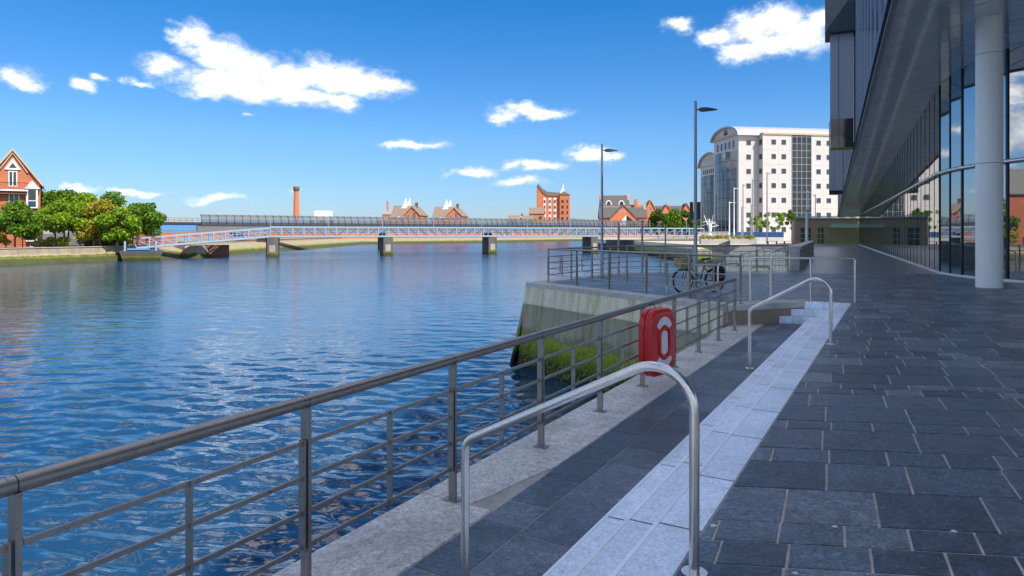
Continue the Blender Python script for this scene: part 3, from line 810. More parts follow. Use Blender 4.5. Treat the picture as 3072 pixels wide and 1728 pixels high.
# level rail at the head of the steps
t = thing('handrail', uv(-0.9, 17.6), 'long level stainless handrail with four legs standing at the head of the steps', 'handrail')
ha, hb = uv(-0.86, 17.62), uv(-3.05, 16.75)
hd = (hb - ha).normalized()
MB().tube(fillet([ha, ha + Vector((0, 0, 1.04)), hb + Vector((0, 0, 1.04)), hb], (0.07, 0.07), 6), 0.024, 14).build('rail', 'steel', t, smooth=True)
for s_ in (0.42, 0.80):
    p = ha + (hb - ha) * s_
    MB().tube([p, p + Vector((0, 0, 1.03))], 0.02, 12).build('leg', 'steel', t, smooth=True)
for s_ in (0, 0.42, 0.80, 1.0):
    p = ha + (hb - ha) * s_
    MB().cyl((p.x, p.y), 0.055, 0.005, 0.014, 18).build('base_flange', 'steel', t, smooth=True)
# bicycle hoops
def hoop(a, b, h, label, r=0.024):
    t = thing('bicycle_stand', a, label, 'bicycle stand', 'bicycle stands on the platform')
    MB().tube(fillet([a + Vector((0, 0, -0.01)), a + Vector((0, 0, h)), b + Vector((0, 0, h)), b + Vector((0, 0, -0.01))], (0.12, 0.12), 7), r, 12).build('hoop', 'steel', t, smooth=True)
    for p in (a, b): MB().cyl((p.x, p.y), 0.05, 0.003, 0.012, 16).build('base_flange', 'steel', t, smooth=True)
hoop(Vector((5.83, 16.35, 0)), Vector((6.48, 16.75, 0)), 0.80, 'stainless bicycle hoop standing empty beside the long level handrail')
hoop(Vector((5.42, 17.55, 0)), Vector((6.15, 18.0, 0)), 0.82, 'stainless bicycle hoop standing just behind the black pannier of the bicycle')
hoop(Vector((4.22, 18.15, 0)), Vector((4.85, 18.62, 0)), 0.84, 'stainless bicycle hoop beside the front wheel of the parked bicycle')

# ------------------------------------------------------------------ lifebuoy housing
def lifebuoy():
    cu, cv = -2.875, 8.72                # back plane across, middle along
    ca_, sa_ = math.cos(R(15)), math.sin(R(15))       # turned a little towards the steps
    def pq(u, v, z=0.0): du, dv = u - cu, v - cv; return uv(cu + du * ca_ + dv * sa_, cv - du * sa_ + dv * ca_, z)
    zc, hh, hw = 0.185, 0.445, 0.315
    t = thing('lifebuoy_housing', uv(cu, cv, zc - hh), 'red plastic lifebuoy housing with white crescents hung on the near railing', 'lifebuoy')
    def outline(inset, dep):
        w, h = hw - inset, hh - inset; c = min(0.19, w * 0.62); pts = []
        cor = [(w, h - c * 1.15, w - c * 0.8, h), (-(w - c * 0.8), h, -w, h - c * 1.15), (-w, -(h - c * 1.15), -(w - c * 0.8), -h), (w - c * 0.8, -h, w, -(h - c * 1.15))]
        for (x0, y0, x1, y1) in cor:
            mx, my = (math.copysign(w, x0 + x1), math.copysign(h, y0 + y1))
            for k in range(6):
                q = k / 5
                bx = (1 - q) ** 2 * x0 + 2 * q * (1 - q) * (mx * 0.93) + q * q * x1
                by = (1 - q) ** 2 * y0 + 2 * q * (1 - q) * (my * 0.95) + q * q * y1
                pts.append((bx, by))
        return [pq(cu + dep, cv + x, zc + y) for x, y in pts]
    # back half, front half, dark seam
    MB().rings([outline(0.035, 0.0), outline(0.008, 0.012), outline(0.0, 0.03), outline(0.0, 0.092), outline(0.006, 0.098)]).build('back_shell', 'red_plastic', t, smooth=True)
    MB().rings([outline(0.016, 0.096), outline(0.016, 0.112)]).build('seam', 'red_dark', t, smooth=True)
    fs = MB().rings([outline(0.006, 0.110), outline(0.0, 0.116), outline(0.0, 0.165), outline(0.012, 0.190), outline(0.035, 0.207), outline(0.07, 0.214)]).build('front_shell', 'red_plastic', t, smooth=True)
    D0 = 0.2135
    def arc(a0, a1, r0x, r0y, r1x, r1y, oy, n=14):
        o = []; i_ = []
        for k in range(n + 1):
            a = a0 + (a1 - a0) * k / n
            o.append((math.cos(a) * r1x, oy + math.sin(a) * r1y)); i_.append((math.cos(a) * r0x, oy + math.sin(a) * r0y))
        return o, i_
    def strip(o, i_, d0, d1, nm, mt, par):
        m_ = MB(); R1 = [pq(cu + d0, cv + x, zc + y) for x, y in o]; R2 = [pq(cu + d1, cv + x, zc + y) for x, y in o]
        R3 = [pq(cu + d1, cv + x, zc + y) for x, y in i_]; R4 = [pq(cu + d0, cv + x, zc + y) for x, y in i_]
        m_.rings([R1, R2, R3, R4], closed=False); return m_.build(nm, mt, par, smooth=True)
    o, i_ = arc(R(30), R(150), 0.125, 0.13, 0.205, 0.235, 0.105); strip(o, i_, D0 - 0.004, D0 + 0.003, 'sticker', 'sticker_white', fs)
    o, i_ = arc(R(-150), R(-30), 0.125, 0.13, 0.205, 0.235, -0.105); strip(o, i_, D0 - 0.004, D0 + 0.003, 'sticker', 'sticker_white', fs)
    # raised horseshoe ring and the pale middle
    pts = [pq(cu + D0 + 0.004, cv + math.cos(R(a)) * 0.125, zc + (0.10 if math.sin(R(a)) > 0 else -0.10) + math.sin(R(a)) * 0.095) for a in range(0, 360, 15)]
    MB().tube(pts, 0.026, 10, closed=True).build('ring_moulding', 'red_plastic', fs, smooth=True)
    m_ = MB(); q = [pq(cu + D0 - 0.003, cv + math.cos(R(a)) * 0.075, zc + (0.10 if math.sin(R(a)) > 0 else -0.10) + math.sin(R(a)) * 0.06) for a in range(0, 360, 20)]
    m_.prism(q, uv(0.007, 0)); m_.build('middle_panel', 'sticker_white', fs)
    for zz in (0.10, -0.03, -0.16):
        MB().box3(pq(cu + 0.078, cv - hw - 0.006, zc + zz), uv(0.05, 0), uv(0, 0.02), Vector((0, 0, 0.07))).build('hinge', 'red_dark', t)
    m_ = MB().box3(uv(cu - 0.13, cv - 0.05, zc + 0.20), uv(0.15, 0), uv(0, 0.10), Vector((0, 0, 0.05))); m_.box3(uv(cu - 0.13, cv - 0.05, zc - 0.25), uv(0.15, 0), uv(0, 0.10), Vector((0, 0, 0.05)))
    m_.build('bracket', 'steel_dark', t)
    MB().tube(fillet([pq(cu + 0.06, cv + 0.05, zc + hh - 0.02), pq(cu + 0.0, cv + 0.05, zc + hh + 0.05), pq(cu - 0.07, cv + 0.05, zc + hh + 0.03)], (0.02,), 4), 0.006, 6).build('tether', 'black_metal', t)
lifebuoy()
# grey notice plate fixed inside the bars next to it
MB().box3(uv(-2.985, 9.25, 0.0), uv(0.006, 0), uv(0, 0.26), Vector((0, 0, 0.50))).build('notice_plate', 'grey_clad', label='plain grey notice plate fixed to the railing bars beside the lifebuoy', cat='sign')

# ------------------------------------------------------------------ lamp posts on the platform
def lamp_post(p, H, arm, label, group, rb=0.062, rt=0.038, mat='steel_lamp', panels=False, collar=True, head=0.55):
    t = thing('lamp_post', p, label, 'lamp post', group)
    arm = Vector(arm).normalized()
    MB().tube([p, p + Vector((0, 0, H * 0.22)), p + Vector((0, 0, H * 0.225)), p + Vector((0, 0, H))], [rb, rb, rb * 0.82, rt], 14).build('pole', mat, t, smooth=True)
    if collar: MB().cyl((p.x, p.y), rb * 1.9, 0.003 + p.z, 0.02 + p.z, 18).build('base_plate', mat, t, smooth=True)
    a = p + Vector((0, 0, H - 0.24))
    MB().tube([a, a + arm * 0.16], rt * 0.7, 10).build('arm', mat, t, smooth=True)
    h0 = a + arm * 0.10
    sd = arm.cross(Vector((0, 0, 1)))
    rs = []
    for (s_, w, zt, zb) in ((0, 0.03, 0.035, -0.035), (0.06, 0.07, 0.055, -0.06), (0.2, 0.11, 0.055, -0.05), (0.38, 0.085, 0.02, -0.035), (head - 0.05, 0.02, -0.018, -0.032)):
        c = h0 + arm * s_
        rs.append([c - sd * w + Vector((0, 0, zb)), c + sd * w + Vector((0, 0, zb)), c + sd * w * 0.9 + Vector((0, 0, zt * 0.4)), c + sd * w * 0.4 + Vector((0, 0, zt)), c - sd * w * 0.4 + Vector((0, 0, zt)), c - sd * w * 0.9 + Vector((0, 0, zt * 0.4))])
    MB().rings(rs).build('lamp_head', 'dark_steel_paint' if mat == 'steel_lamp' else mat, t, smooth=True)
    if panels:
        for s_ in (-1, 1):
            q = p + Vector((s_ * 0.105 - 0.045, 0.01, 2.02)); MB().box3(q, Vector((0.09, 0, 0)), Vector((0, 0.03, 0)), Vector((0, 0, 0.50))).build('side_panel', 'green_panel', t)
        MB().cyl((p.x, p.y), rb * 1.25, 1.92, 2.0, 14).build('clamp', mat, t, smooth=True)
    return t
lamp_post(Vector((5.20, 18.9, 0)), 5.38, (1, -0.15, 0), 'tall grey street lamp standing beside the parked bicycle', 'street lamps on the platform', panels=True)
lamp_post(Vector((3.36, 24.9, 0)), 4.97, (1, -0.1, 0), 'grey street lamp standing at the water side of the platform', 'street lamps on the platform')
for (x_, y_, h_, lb) in ((4.35, 27.2, 2.05, 'slim dark post near the back railing, topped by a slanted plate'), (5.35, 27.4, 2.1, 'slim dark post with a round cap by the back railing'),
                         (6.35, 27.6, 1.9, 'plain thin dark post inside the back railing of the platform')):
    t = thing('post', (x_, y_, 0), lb, 'post')
    MB().tube([(x_, y_, 0.0), (x_, y_, h_)], 0.045 if h_ != 1.9 else 0.035, 10).build('shaft', 'steel_dark', t, smooth=True)
    if h_ == 2.05: MB().box3((x_ - 0.15, y_ - 0.1, h_ - 0.01), (0.3, 0, 0.05), (0, 0.2, 0), (0, 0, 0.02)).build('plate', 'steel_dark', t)
    else: MB().cyl((x_, y_), 0.08 if h_ == 2.1 else 0.045, h_ - 0.01, h_ + 0.06, 12).build('cap', 'steel_dark', t, smooth=True)

# ------------------------------------------------------------------ bicycle
def bicycle():
    f = Vector((4.62, 18.02, 0)); d = Vector((0.92, 0.39, 0)).normalized(); sd = Vector((d.y, -d.x, 0))
    def q(s, z, o=0.0): return f + d * s + sd * o + Vector((0, 0, z))
    t = thing('bicycle', f, 'black step through bicycle with wicker basket and pannier leaning by the lamp post', 'bicycle')
    WR = 0.335; WB = 1.08
    for s0 in (0, WB):
        circ = [q(s0 + math.cos(a) * (WR - 0.02), WR + math.sin(a) * (WR - 0.02)) for a in [i * 2 * math.pi / 36 for i in range(36)]]
        w = thing('tmp', q(s0, 0), None, None) if False else None
        hub = MB().tube([q(s0, WR, -0.05), q(s0, WR, 0.05)], 0.022, 10)
        for k in range(18):
            a = k * 2 * math.pi / 18; hub.tube([q(s0, WR, 0.02 * (-1) ** k), q(s0 + math.cos(a) * (WR - 0.035), WR + math.sin(a) * (WR - 0.035))], 0.0016, 4, cap=False)
        wh = hub.build('wheel', 'chrome', t)
        MB().tube(circ, 0.020, 10, closed=True).build('tyre', 'rubber', wh, smooth=True)
        rim = [q(s0 + math.cos(a) * (WR - 0.048), WR + math.sin(a) * (WR - 0.048)) for a in [i * 2 * math.pi / 36 for i in range(36)]]
        MB().tube(rim, 0.010, 8, closed=True).build('rim', 'chrome', wh, smooth=True)
        a0, a1 = (35, 165) if s0 == 0 else (15, 185)
        rs = []
        for k in range(13):
            a = R(a0 + (a1 - a0) * k / 12); r_ = WR + 0.018
            rs.append([q(s0 + math.cos(a) * r_, WR + math.sin(a) * r_, -0.027), q(s0 + math.cos(a) * (r_ + 0.009), WR + math.sin(a) * (r_ + 0.009), 0), q(s0 + math.cos(a) * r_, WR + math.sin(a) * r_, 0.027)])
        MB().rings(rs, closed=False).build('mudguard', 'bike_paint', t, smooth=True)
    hd_t, hd_b = q(0.17, 0.93), q(0.115, 0.70)
    bb = q(0.56, 0.29); st_t = q(0.74, 0.82)
    fr = MB()
    fr.tube([hd_t, hd_b], 0.019, 10)
    fr.tube([q(0.125, 0.74), q(0.26, 0.52), q(0.42, 0.34), bb], 0.019, 10)
    fr.tube([q(0.155, 0.86), q(0.34, 0.60), q(0.52, 0.47), q(0.64, 0.50)], 0.013, 10)
    fr.tube([bb, st_t], 0.016, 10)
    for o in (-0.05, 0.05):
        fr.tube([bb + sd * o * 0.5, q(WB, WR, o)], 0.010, 8); fr.tube([q(0.70, 0.70, o * 0.3), q(WB, WR, o)], 0.008, 8)
        fr.tube([hd_b, q(0.07, 0.58, o), q(0.0, WR, o)], 0.012, 8)
    fr.build('frame', 'bike_paint', t, smooth=True)
    MB().tube([st_t, q(0.765, 0.90)], 0.012, 8).build('seat_post', 'chrome', t, smooth=True)
    sdl = []
    for (s_, w, z) in ((0.62, 0.02, 0.935), (0.70, 0.035, 0.94), (0.78, 0.075, 0.945), (0.86, 0.105, 0.955), (0.90, 0.07, 0.96)):
        sdl.append([q(s_, z - 0.03, -w), q(s_, z - 0.045, 0), q(s_, z - 0.03, w), q(s_, z, w * 0.6), q(s_, z + 0.005, 0), q(s_, z, -w * 0.6)])
    MB().rings(sdl).build('saddle', 'fabric_black', t, smooth=True)
    hb_ = MB().tube([hd_t, q(0.185, 1.0)], 0.012, 8)
    hb_.tube(fillet([q(0.42, 1.07, -0.27), q(0.20, 1.08, -0.24), q(0.16, 1.02, 0), q(0.20, 1.08, 0.24), q(0.42, 1.07, 0.27)], (0.05, 0.08, 0.05), 5), 0.011, 8)
    hb_.build('handlebar', 'chrome', t, smooth=True)
    # basket: tapered woven box with a rim
    rs = []
    for (z, l, w) in ((0.70, 0.10, 0.13), (0.78, 0.115, 0.145), (0.95, 0.135, 0.165)):
        c = -0.06; rs.append([q(c - l, z, -w), q(c + l, z, -w), q(c + l, z, w), q(c - l, z, w)])
    for (z, l, w) in ((0.95, 0.12, 0.15), (0.72, 0.09, 0.12)): rs.append([q(-0.06 - l, z, -w), q(-0.06 + l, z, -w), q(-0.06 + l, z, w), q(-0.06 - l, z, w)])
    bk = MB().rings(rs).build('basket', 'wicker', t)
    MB().tube([q(-0.06 + a * 0.128, 0.952, b * 0.158) for a, b in ((-1, -1), (1, -1), (1, 1), (-1, 1))], 0.012, 8, closed=True).build('basket_rim', 'wicker', bk)
    MB().tube([q(-0.05, 0.71), q(0.0, 0.68), q(0.10, 0.72)], 0.009, 6).build('basket_stay', 'black_metal', t)
    # rack and pannier
    rk = MB()
    for o in (-0.06, 0.06): rk.tube([q(0.78, 0.72, o), q(1.30, 0.72, o)], 0.006, 6); rk.tube([q(1.2, 0.72, o), q(WB, WR, o * 1.1)], 0.006, 6)
    rk.build('rack', 'black_metal', t)
    pn = []
    for (z, l, o0, o1) in ((0.30, 0.13, 0.08, 0.17), (0.34, 0.155, 0.07, 0.21), (0.55, 0.165, 0.07, 0.23), (0.70, 0.15, 0.07, 0.20), (0.74, 0.12, 0.08, 0.16)):
        pn.append([q(1.10 - l, z, o0), q(1.10 + l, z, o0), q(1.10 + l, z, o1 * 0.85), q(1.10 + l * 0.7, z, o1), q(1.10 - l * 0.7, z, o1), q(1.10 - l, z, o1 * 0.85)])
    pb = MB().rings(pn).build('pannier', 'fabric_black', t, smooth=True)
    MB().tube([q(0.99, 0.45, 0.236), q(1.06, 0.425, 0.238), q(1.17, 0.46, 0.234)], 0.006, 6).build('reflective_trim', 'sticker_white', pb)
    cr = MB().tube([q(0.56, 0.29, -0.07), q(0.56, 0.29, 0.07)], 0.018, 8)
    cr.tube([q(0.56, 0.29, 0.075), q(0.44, 0.17, 0.075)], 0.010, 6); cr.tube([q(0.56, 0.29, -0.075), q(0.68, 0.41, -0.075)], 0.010, 6)
    cr.tube([q(0.56 + 0.085 * math.cos(a), 0.29 + 0.085 * math.sin(a), 0.05) for a in [i * 0.449 for i in range(14)]], 0.006, 6, closed=True)
    cr.build('crank', 'chrome', t, smooth=True)
    for (s_, z, o) in ((0.44, 0.17, 0.12), (0.68, 0.41, -0.12)): MB().box3(q(s_ - 0.045, z - 0.01, o - 0.045), d * 0.09, sd * 0.09, Vector((0, 0, 0.02))).build('pedal', 'rubber', t)
    MB().tube([q(0.60, 0.30, 0.03), q(0.66, 0.15, 0.08), q(0.70, 0.0, 0.11)], 0.008, 6).build('kickstand', 'chrome', t)
bicycle()

# ------------------------------------------------------------------ parapet wall, far walk and railings behind the platform
par = thing('parapet_wall', (12.3, 29.0, 0), 'stone parapet wall with pale coping leading from the platform to the lawn', 'wall')
pd_ = (PA1 - B2).normalized(); pn_ = Vector((-pd_.y, pd_.x, 0))
La = (PA1 - B2).length
for c in range(5):
    z0, z1 = 0.0 + c * 0.19, 0.0 + (c + 1) * 0.19 - 0.012
    s = -0.3 * (c % 2)
    while s < La:
        a, b = max(0, s), min(s + 0.9, La); s += 0.9
        if b - a < 0.1 : continue
        MB().box3(B2 + pd_ * (a + 0.005) + pn_ * rr.uniform(0, 0.012) + Vector((0.25, 0.1, z0 - (0.5 if c == 0 else 0))), pd_ * (b - a - 0.01), -pn_ * 0.4, Vector((0, 0, z1 - z0 + (0.5 if c == 0 else 0)))).build('stone', 'granite_buff', par)
for i in range(16):
    a, b = La * i / 16, La * (i + 1) / 16
    MB().box3(B2 + pd_ * (a + 0.004) + pn_ * 0.04 + Vector((0.25, 0.1, 0.945)), pd_ * (b - a - 0.008), -pn_ * 0.5, Vector((0, 0, 0.12))).build('coping_stone', 'granite_buff', par)
fw = [Vector((9.2, 29.6, 0)), Vector((20, 62, 0)), Vector((34, 96, 0)), Vector((34.6, 96, 0)), Vector((22.1, 50, 0)), Vector((12.2, 29.5, 0))]
MB().prism([(p.x, p.y, -0.09 if False else -0.12) for p in fw], (0, 0, -3.2)).build('far_walk', 'concrete_stained', kind='structure')
def sloped_rail(a, b, z0a, z0b, n, label):
    t = thing('handrail', a + Vector((0, 0, z0a)), label, 'handrail')
    MB().tube(fillet([a + Vector((0, 0, z0a)), a + Vector((0, 0, z0a + 0.85)), b + Vector((0, 0, z0b + 0.95)), b + Vector((0, 0, z0b))], (0.1, 0.12), 6), 0.035, 12).build('rail', 'steel', t, smooth=True)
    for k in range(1, n):
        p = a + (b - a) * (k / n); MB().tube([p + Vector((0, 0, z0a + (z0b - z0a) * k / n)), p + Vector((0, 0, z0a + 0.85 + (z0b - z0a + 0.1) * k / n))], 0.016, 8).build('baluster', 'steel', t, smooth=True)
sloped_rail(Vector((9.9, 30.4, 0)), Vector((11.7, 30.9, 0)), -0.35, 0.0, 5, 'stainless handrail with balusters on the near side of the far steps')
sloped_rail(Vector((10.6, 27.2, 0)), Vector((11.5, 28.0, 0)), 0.0, 0.12, 4, 'stainless handrail with balusters beside the start of the stone parapet')
railing('guard_rail', [Vector((9.5, 31.5, 0)), Vector((20.1, 61.5, 0))], -0.12, [14], 'dark steel guard railing along the far walk beyond the platform', rad=0.03, mids=False)
# far quay wall across the dock
fq = thing('quay_wall', (30.5, 98.2, WATER - 0.4), 'curved pale concrete quay wall with mossy foot across the small dock', 'wall')
arcp = [Vector((34.6, 96.0, 0)), Vector((34.0, 97.2, 0)), Vector((32.6, 98.2, 0)), Vector((30.4, 98.9, 0)), Vector((28.2, 99.1, 0)), Vector((27.0, 99.4, 0)), Vector((26.9, 110, 0)), Vector((27.4, 150, 0))]
MB().rings([[p + Vector((0, -0.3, WATER - 0.5)) for p in arcp], [p + Vector((0, 0, -0.08)) for p in arcp], [p + Vector((0.5, 0.6, -0.08)) for p in arcp]], closed=False).build('wall_face', 'concrete_stained', fq, smooth=True)
dq = thing('quay_wall', (26, 158, WATER - 0.4), 'dark mossy quay wall under the landward end of the footbridge', 'wall')
MB().prism([(23.4, 166, 0.1), (23.2, 160, 0.1), (27.4, 149.8, 0.1), (46, 149, 0.1), (46, 166, 0.1)], (0, 0, -3.4)).build('wall_face', 'pier_concrete', dq)

# ------------------------------------------------------------------ the glass hall on the right
E0 = Vector((10.7, 18.77, 0)); ED = Vector((0.4252, 0.9051, 0)); EN = Vector((-ED.y, ED.x, 0))   # soffit edge, its outward normal
SL = 0.0486
def zs(p): return 8.2 - SL * ((Vector((p[0], p[1], 0)) - E0).dot(ED))
def edge(t, z=None):
    p = E0 + ED * t; return Vector((p.x, p.y, zs(p) if z is None else z))
hall = thing('glass_hall', (30, 45, 0), 'large glass fronted hall with a dark sloping soffit and white column', 'building')
sdv = Vector((0.40, -0.9165, 0))        # run of the soffit joints, inwards and towards the viewer
t0 = -2.6; i = 0
while t0 < 86.5:
    wd = 1.44; a, b = t0 + 0.012, t0 + wd - 0.012; t0 += wd
    Lr = 17.0
    q = [edge(a) + EN * -0.14, edge(b) + EN * -0.14]
    p3 = q[1] + sdv * Lr; p4 = q[0] + sdv * Lr
    P_ = [Vector((p.x, p.y, zs(p))) for p in (q[0], q[1], p3, p4)]
    MB().prism(P_, (0, 0, 0.06)).build('soffit_panel', 'soffit_metal', hall)
    ja, jb = P_[0] - ED * 0.012, P_[3] - ED * 0.012
    MB().box3(ja - ED * 0.025 + Vector((0, 0, -0.006)), ED * 0.05, jb - ja, Vector((0, 0, 0.016))).build('joint_strip', 'white_clad', hall)
bk = MB(); HB = [Vector((9.75, 16.5, 0)), Vector((5.4, -7, 0)), Vector((36, -28, 0))]  # unseen hall outline behind the viewer, shaped to keep sun off the terrace
bp = [edge(87) + EN * -0.1, edge(87) + EN * -24, HB[2], HB[1], HB[0]]
bp = [Vector((p.x, p.y, zs(p) + 0.075)) for p in bp]
bk.prism(bp, (0, 0, 0.1)).build('soffit_deck', 'joint_line', hall)
# fascia along the soffit edge: three steps of bent metal
for (o0, o1, z0, z1, mt) in ((-0.14, 0.0, -0.05, 0.16, 'grey_clad'), (0.002, 0.10, 0.05, 0.34, 'dark_steel_paint'), (-0.05, 0.06, 0.345, 0.50, 'grey_clad')):
    n_ = 9
    for k in range(n_):
        a, b = -2.6 + 89.6 * k / n_, -2.6 + 89.6 * (k + 1) / n_ - 0.01
        pts = [edge(a) + EN * o0 + Vector((0, 0, z0)), edge(a) + EN * o1 + Vector((0, 0, z0)), edge(a) + EN * o1 + Vector((0, 0, z1)), edge(a) + EN * o0 + Vector((0, 0, z1))]
        MB().prism(pts, edge(b) - edge(a)).build('fascia', mt, hall)
# upper wall in glass bays, roof, back
TOP = 16.2
tb = -2.6
while tb < 86.5:
    a, b = tb, min(tb + 2.4, 87); tb += 2.4
    pts = [edge(a + 0.03) + Vector((0, 0, 0.50)), edge(b - 0.03) + Vector((0, 0, 0.50)), edge(b - 0.03, TOP), edge(a + 0.03, TOP)]
    white = 22 < a < 27 or a > 50
    MB().prism(pts, EN * -0.1).build('upper_pane', 'white_clad' if white else 'glass_upper', hall)
    MB().box3(edge(b) + EN * 0.04 - ED * 0.03 + Vector((0, 0, 0.50)), ED * 0.06, -EN * 0.1, Vector((0, 0, TOP - edge(b).z - 0.5))).build('upper_mullion', 'grey_clad', hall)
up = MB(); c4 = [edge(87), edge(87) + EN * -26, HB[2], HB[1], edge(-2.6)]
up.prism([Vector((p.x, p.y, TOP)) for p in c4], (0, 0, 0.4)).build('roof', 'grey_clad', hall)
for (a, b) in ((HB[2], edge(87) + EN * -26), (edge(-2.6) + EN * -0.2, HB[1]), (HB[1], HB[2]), (edge(87) + EN * -0.2, edge(87) + EN * -25.9)):
    pts = [Vector((a.x, a.y, zs(a) + 0.2)), Vector((b.x, b.y, zs(b) + 0.2)), Vector((b.x, b.y, TOP)), Vector((a.x, a.y, TOP))]
    n_ = (b - a).cross(Vector((0, 0, 1))).normalized(); MB().prism(pts, n_ * 0.15).build('upper_wall', 'grey_clad', hall)
# projecting fins
def fin(t, out, length, z0, zg, z1, top=None):
    o = edge(t, 0) + EN * 0.10
    p = MB().box3(o + Vector((0, 0, zg)), EN * out, ED * length, Vector((0, 0, z1 - zg))).build('projecting_bay', 'grey_clad', hall)
    MB().box3(o + EN * 0.01 + ED * 0.02 + Vector((0, 0, z0)), EN * (out - 0.02), ED * (length - 0.04), Vector((0, 0, zg - z0 - 0.004))).build('bay_glass', 'glass_strip', p)
    MB().box3(o + EN * (out * 0.62) - ED * 0.012 + Vector((0, 0, z0)), EN * 0.03, ED * 0.01, Vector((0, 0, z1 - z0))).build('bay_joint', 'dark_steel_paint', p)
    if top:
        MB().box3(o - EN * 0.05 - ED * 0.5 + Vector((0, 0, z1 + 0.004)), EN * (out + 0.35), ED * (length + 0.8), Vector((0, 0, top - z1))).build('bay_cap', 'dark_steel_paint', p)
fin(25.0, 1.32, 1.6, 7.02, 8.8, 14.15, 19.0)
fin(54.0, 1.25, 1.6, 5.62, 6.0, 13.0)
# glazed wall under the soffit: straight run, then a curve towards the viewer
path = []
Ls = 74.5
ns = 50
for k in range(ns + 1): path.append(FACE_P + FACE_D * (Ls * (1 - k / ns)))
for p in ((17.02, 25.9), (16.78, 24.85), (16.72, 23.85), (16.80, 22.6), (16.98, 21.2), (17.25, 19.6), (17.6, 17.8), (18.05, 16.0)): path.append(Vector((p[0], p[1], 0)))
for k in range(len(path) - 1):
    a, b = path[k], path[k + 1]; d = (b - a).normalized(); n_ = Vector((d.y, -d.x, 0))
    if n_.dot(EN) < 0: n_ = -n_
    za, zb_ = zs(a) - 0.01, zs(b) - 0.01
    e = 0.012
    MB().prism([a + d * e + Vector((0, 0, 0.10)), b - d * e + Vector((0, 0, 0.10)), b - d * e + Vector((0, 0, min(3.98, zb_))), a + d * e + Vector((0, 0, min(3.98, za)))], -n_ * 0.03).build('glass_pane', 'glass_hall', hall)
    if zb_ > 4.3: MB().prism([a + d * e + Vector((0, 0, 4.14)), b - d * e + Vector((0, 0, 4.14)), b - d * e + Vector((0, 0, zb_)), a + d * e + Vector((0, 0, za))], -n_ * 0.03).build('glass_pane', 'glass_hall', hall)
    thick = k >= ns - 1
    w_ = 0.10 if thick and k % 2 else (0.05 if thick else 0.022)
    MB().box3(b - d * w_ / 2 + n_ * (0.012 if not thick else 0.03) + Vector((0, 0, 0.02)), d * w_, -n_ * 0.06, Vector((0, 0, zb_ - 0.03))).build('mullion', 'black_metal', hall)
    MB().box3(a + n_ * 0.10 + Vector((0, 0, -0.02)), b - a, -n_ * 0.16, Vector((0, 0, 0.10))).build('base_trim', 'white_paint', hall)
    if za > 4.0:
        MB().tube([a + n_ * 0.09 + Vector((0, 0, 4.06)), b + n_ * 0.09 + Vector((0, 0, 4.06))], 0.075, 10).build('transom', 'steel', hall, smooth=True)
# interior floor slab and core so that the hall is not hollow behind its glass
cc = Vector((14.35, 20.05, 0))
colm = MB().tube([cc + Vector((0, 0, -0.02)), cc + Vector((0, 0, 3.72))], 0.345, 40)
co = colm.build('column', 'column_white', hall, smooth=True)
MB().tube([cc + Vector((0, 0, 3.735)), cc + Vector((0, 0, 7.0))], 0.345, 40).build('column_drum', 'column_white', co, smooth=True)
MB().tube([cc + Vector((0, 0, 7.015)), cc + Vector((0, 0, zs(cc) + 0.03))], 0.345, 40).build('column_drum', 'column_white', co, smooth=True)

# ------------------------------------------------------------------ low brown building, lawn
low = thing('low_stone_building', (52, 101, 0), 'low brown stone building with dark doorways and a glass canopy behind the lawn', 'building')
x0, x1, y0 = 42.4, 66, 100.0
ops = [(43.3, 44.9, 2.45), (45.9, 46.8, 2.45), (57.6, 59.2, 2.45)]
xs = x0
for (a, b, h) in ops + [(x1, x1, 0)]:
    MB().box(xs, a, y0, y0 + 0.5, -0.1, 2.45).build('wall', 'brown_stone', low); xs = b
MB().box(x0, x1, y0 - 0.002, y0 + 0.5, 2.455, 3.72).build('wall', 'brown_stone', low)
MB().prism([(x0, y0 + 0.505, -0.1), (x0 + 0.6, y0 + 0.505, -0.1), (x0 + 6.6, y0 + 12, -0.1), (x0 + 6.0, y0 + 12, -0.1)], (0, 0, 3.82)).build('wall', 'brown_stone', low)
MB().box(x0 + 4.5, x1, y0 + 6, y0 + 11.8, -0.1, 3.7).build('back_wall', 'brown_stone', low)
MB().prism([(x0 - 0.15, y0 - 0.2, 3.725), (x1 + 0.2, y0 - 0.2, 3.725), (x1 + 0.2, y0 + 12.2, 3.725), (x0 + 6, y0 + 12.2, 3.725)], (0, 0, 0.175)).build('roof', 'roof_grey', low)
for (a, b, h) in ops:
    dn = MB().box(a + 0.02, b - 0.02, y0 + 0.30, y0 + 0.36, 0.0, h - 0.02).build('door', 'pane_dark', low)
    for zz in (0.8, 1.6): MB().box(a + 0.03, b - 0.03, y0 + 0.26, y0 + 0.30, zz, zz + 0.06).build('glazing_bar', 'white_paint', dn)
    MB().box((a + b) / 2 - 0.03, (a + b) / 2 + 0.03, y0 + 0.255, y0 + 0.30, 0.02, h - 0.03).build('glazing_bar', 'white_paint', dn)
MB().box(47.2, 55, y0 - 1.3, y0 - 0.004, 2.50, 2.62).build('canopy', 'clear_glass', low)
MB().box(47.2, 55, y0 - 1.36, y0 - 1.31, 2.46, 3.02).build('canopy_front', 'clear_glass', low)
for k in range(14): MB().box(x0 + k * 1.6, x0 + k * 1.6 + 1.55, y0 - 0.12, y0 - 0.10, 3.905, 4.25).build('roof_glass', 'clear_glass', low)
MB().box(44.6, 75, 93.5, 99.2, -0.04, 0.055).build('lawn', 'grass', kind='structure')
MB().box(44.4, 75, 93.1, 93.49, -0.04, 0.045).build('kerb', 'path_pale', kind='structure')
blades = MB()
g = np.random.default_rng(5)
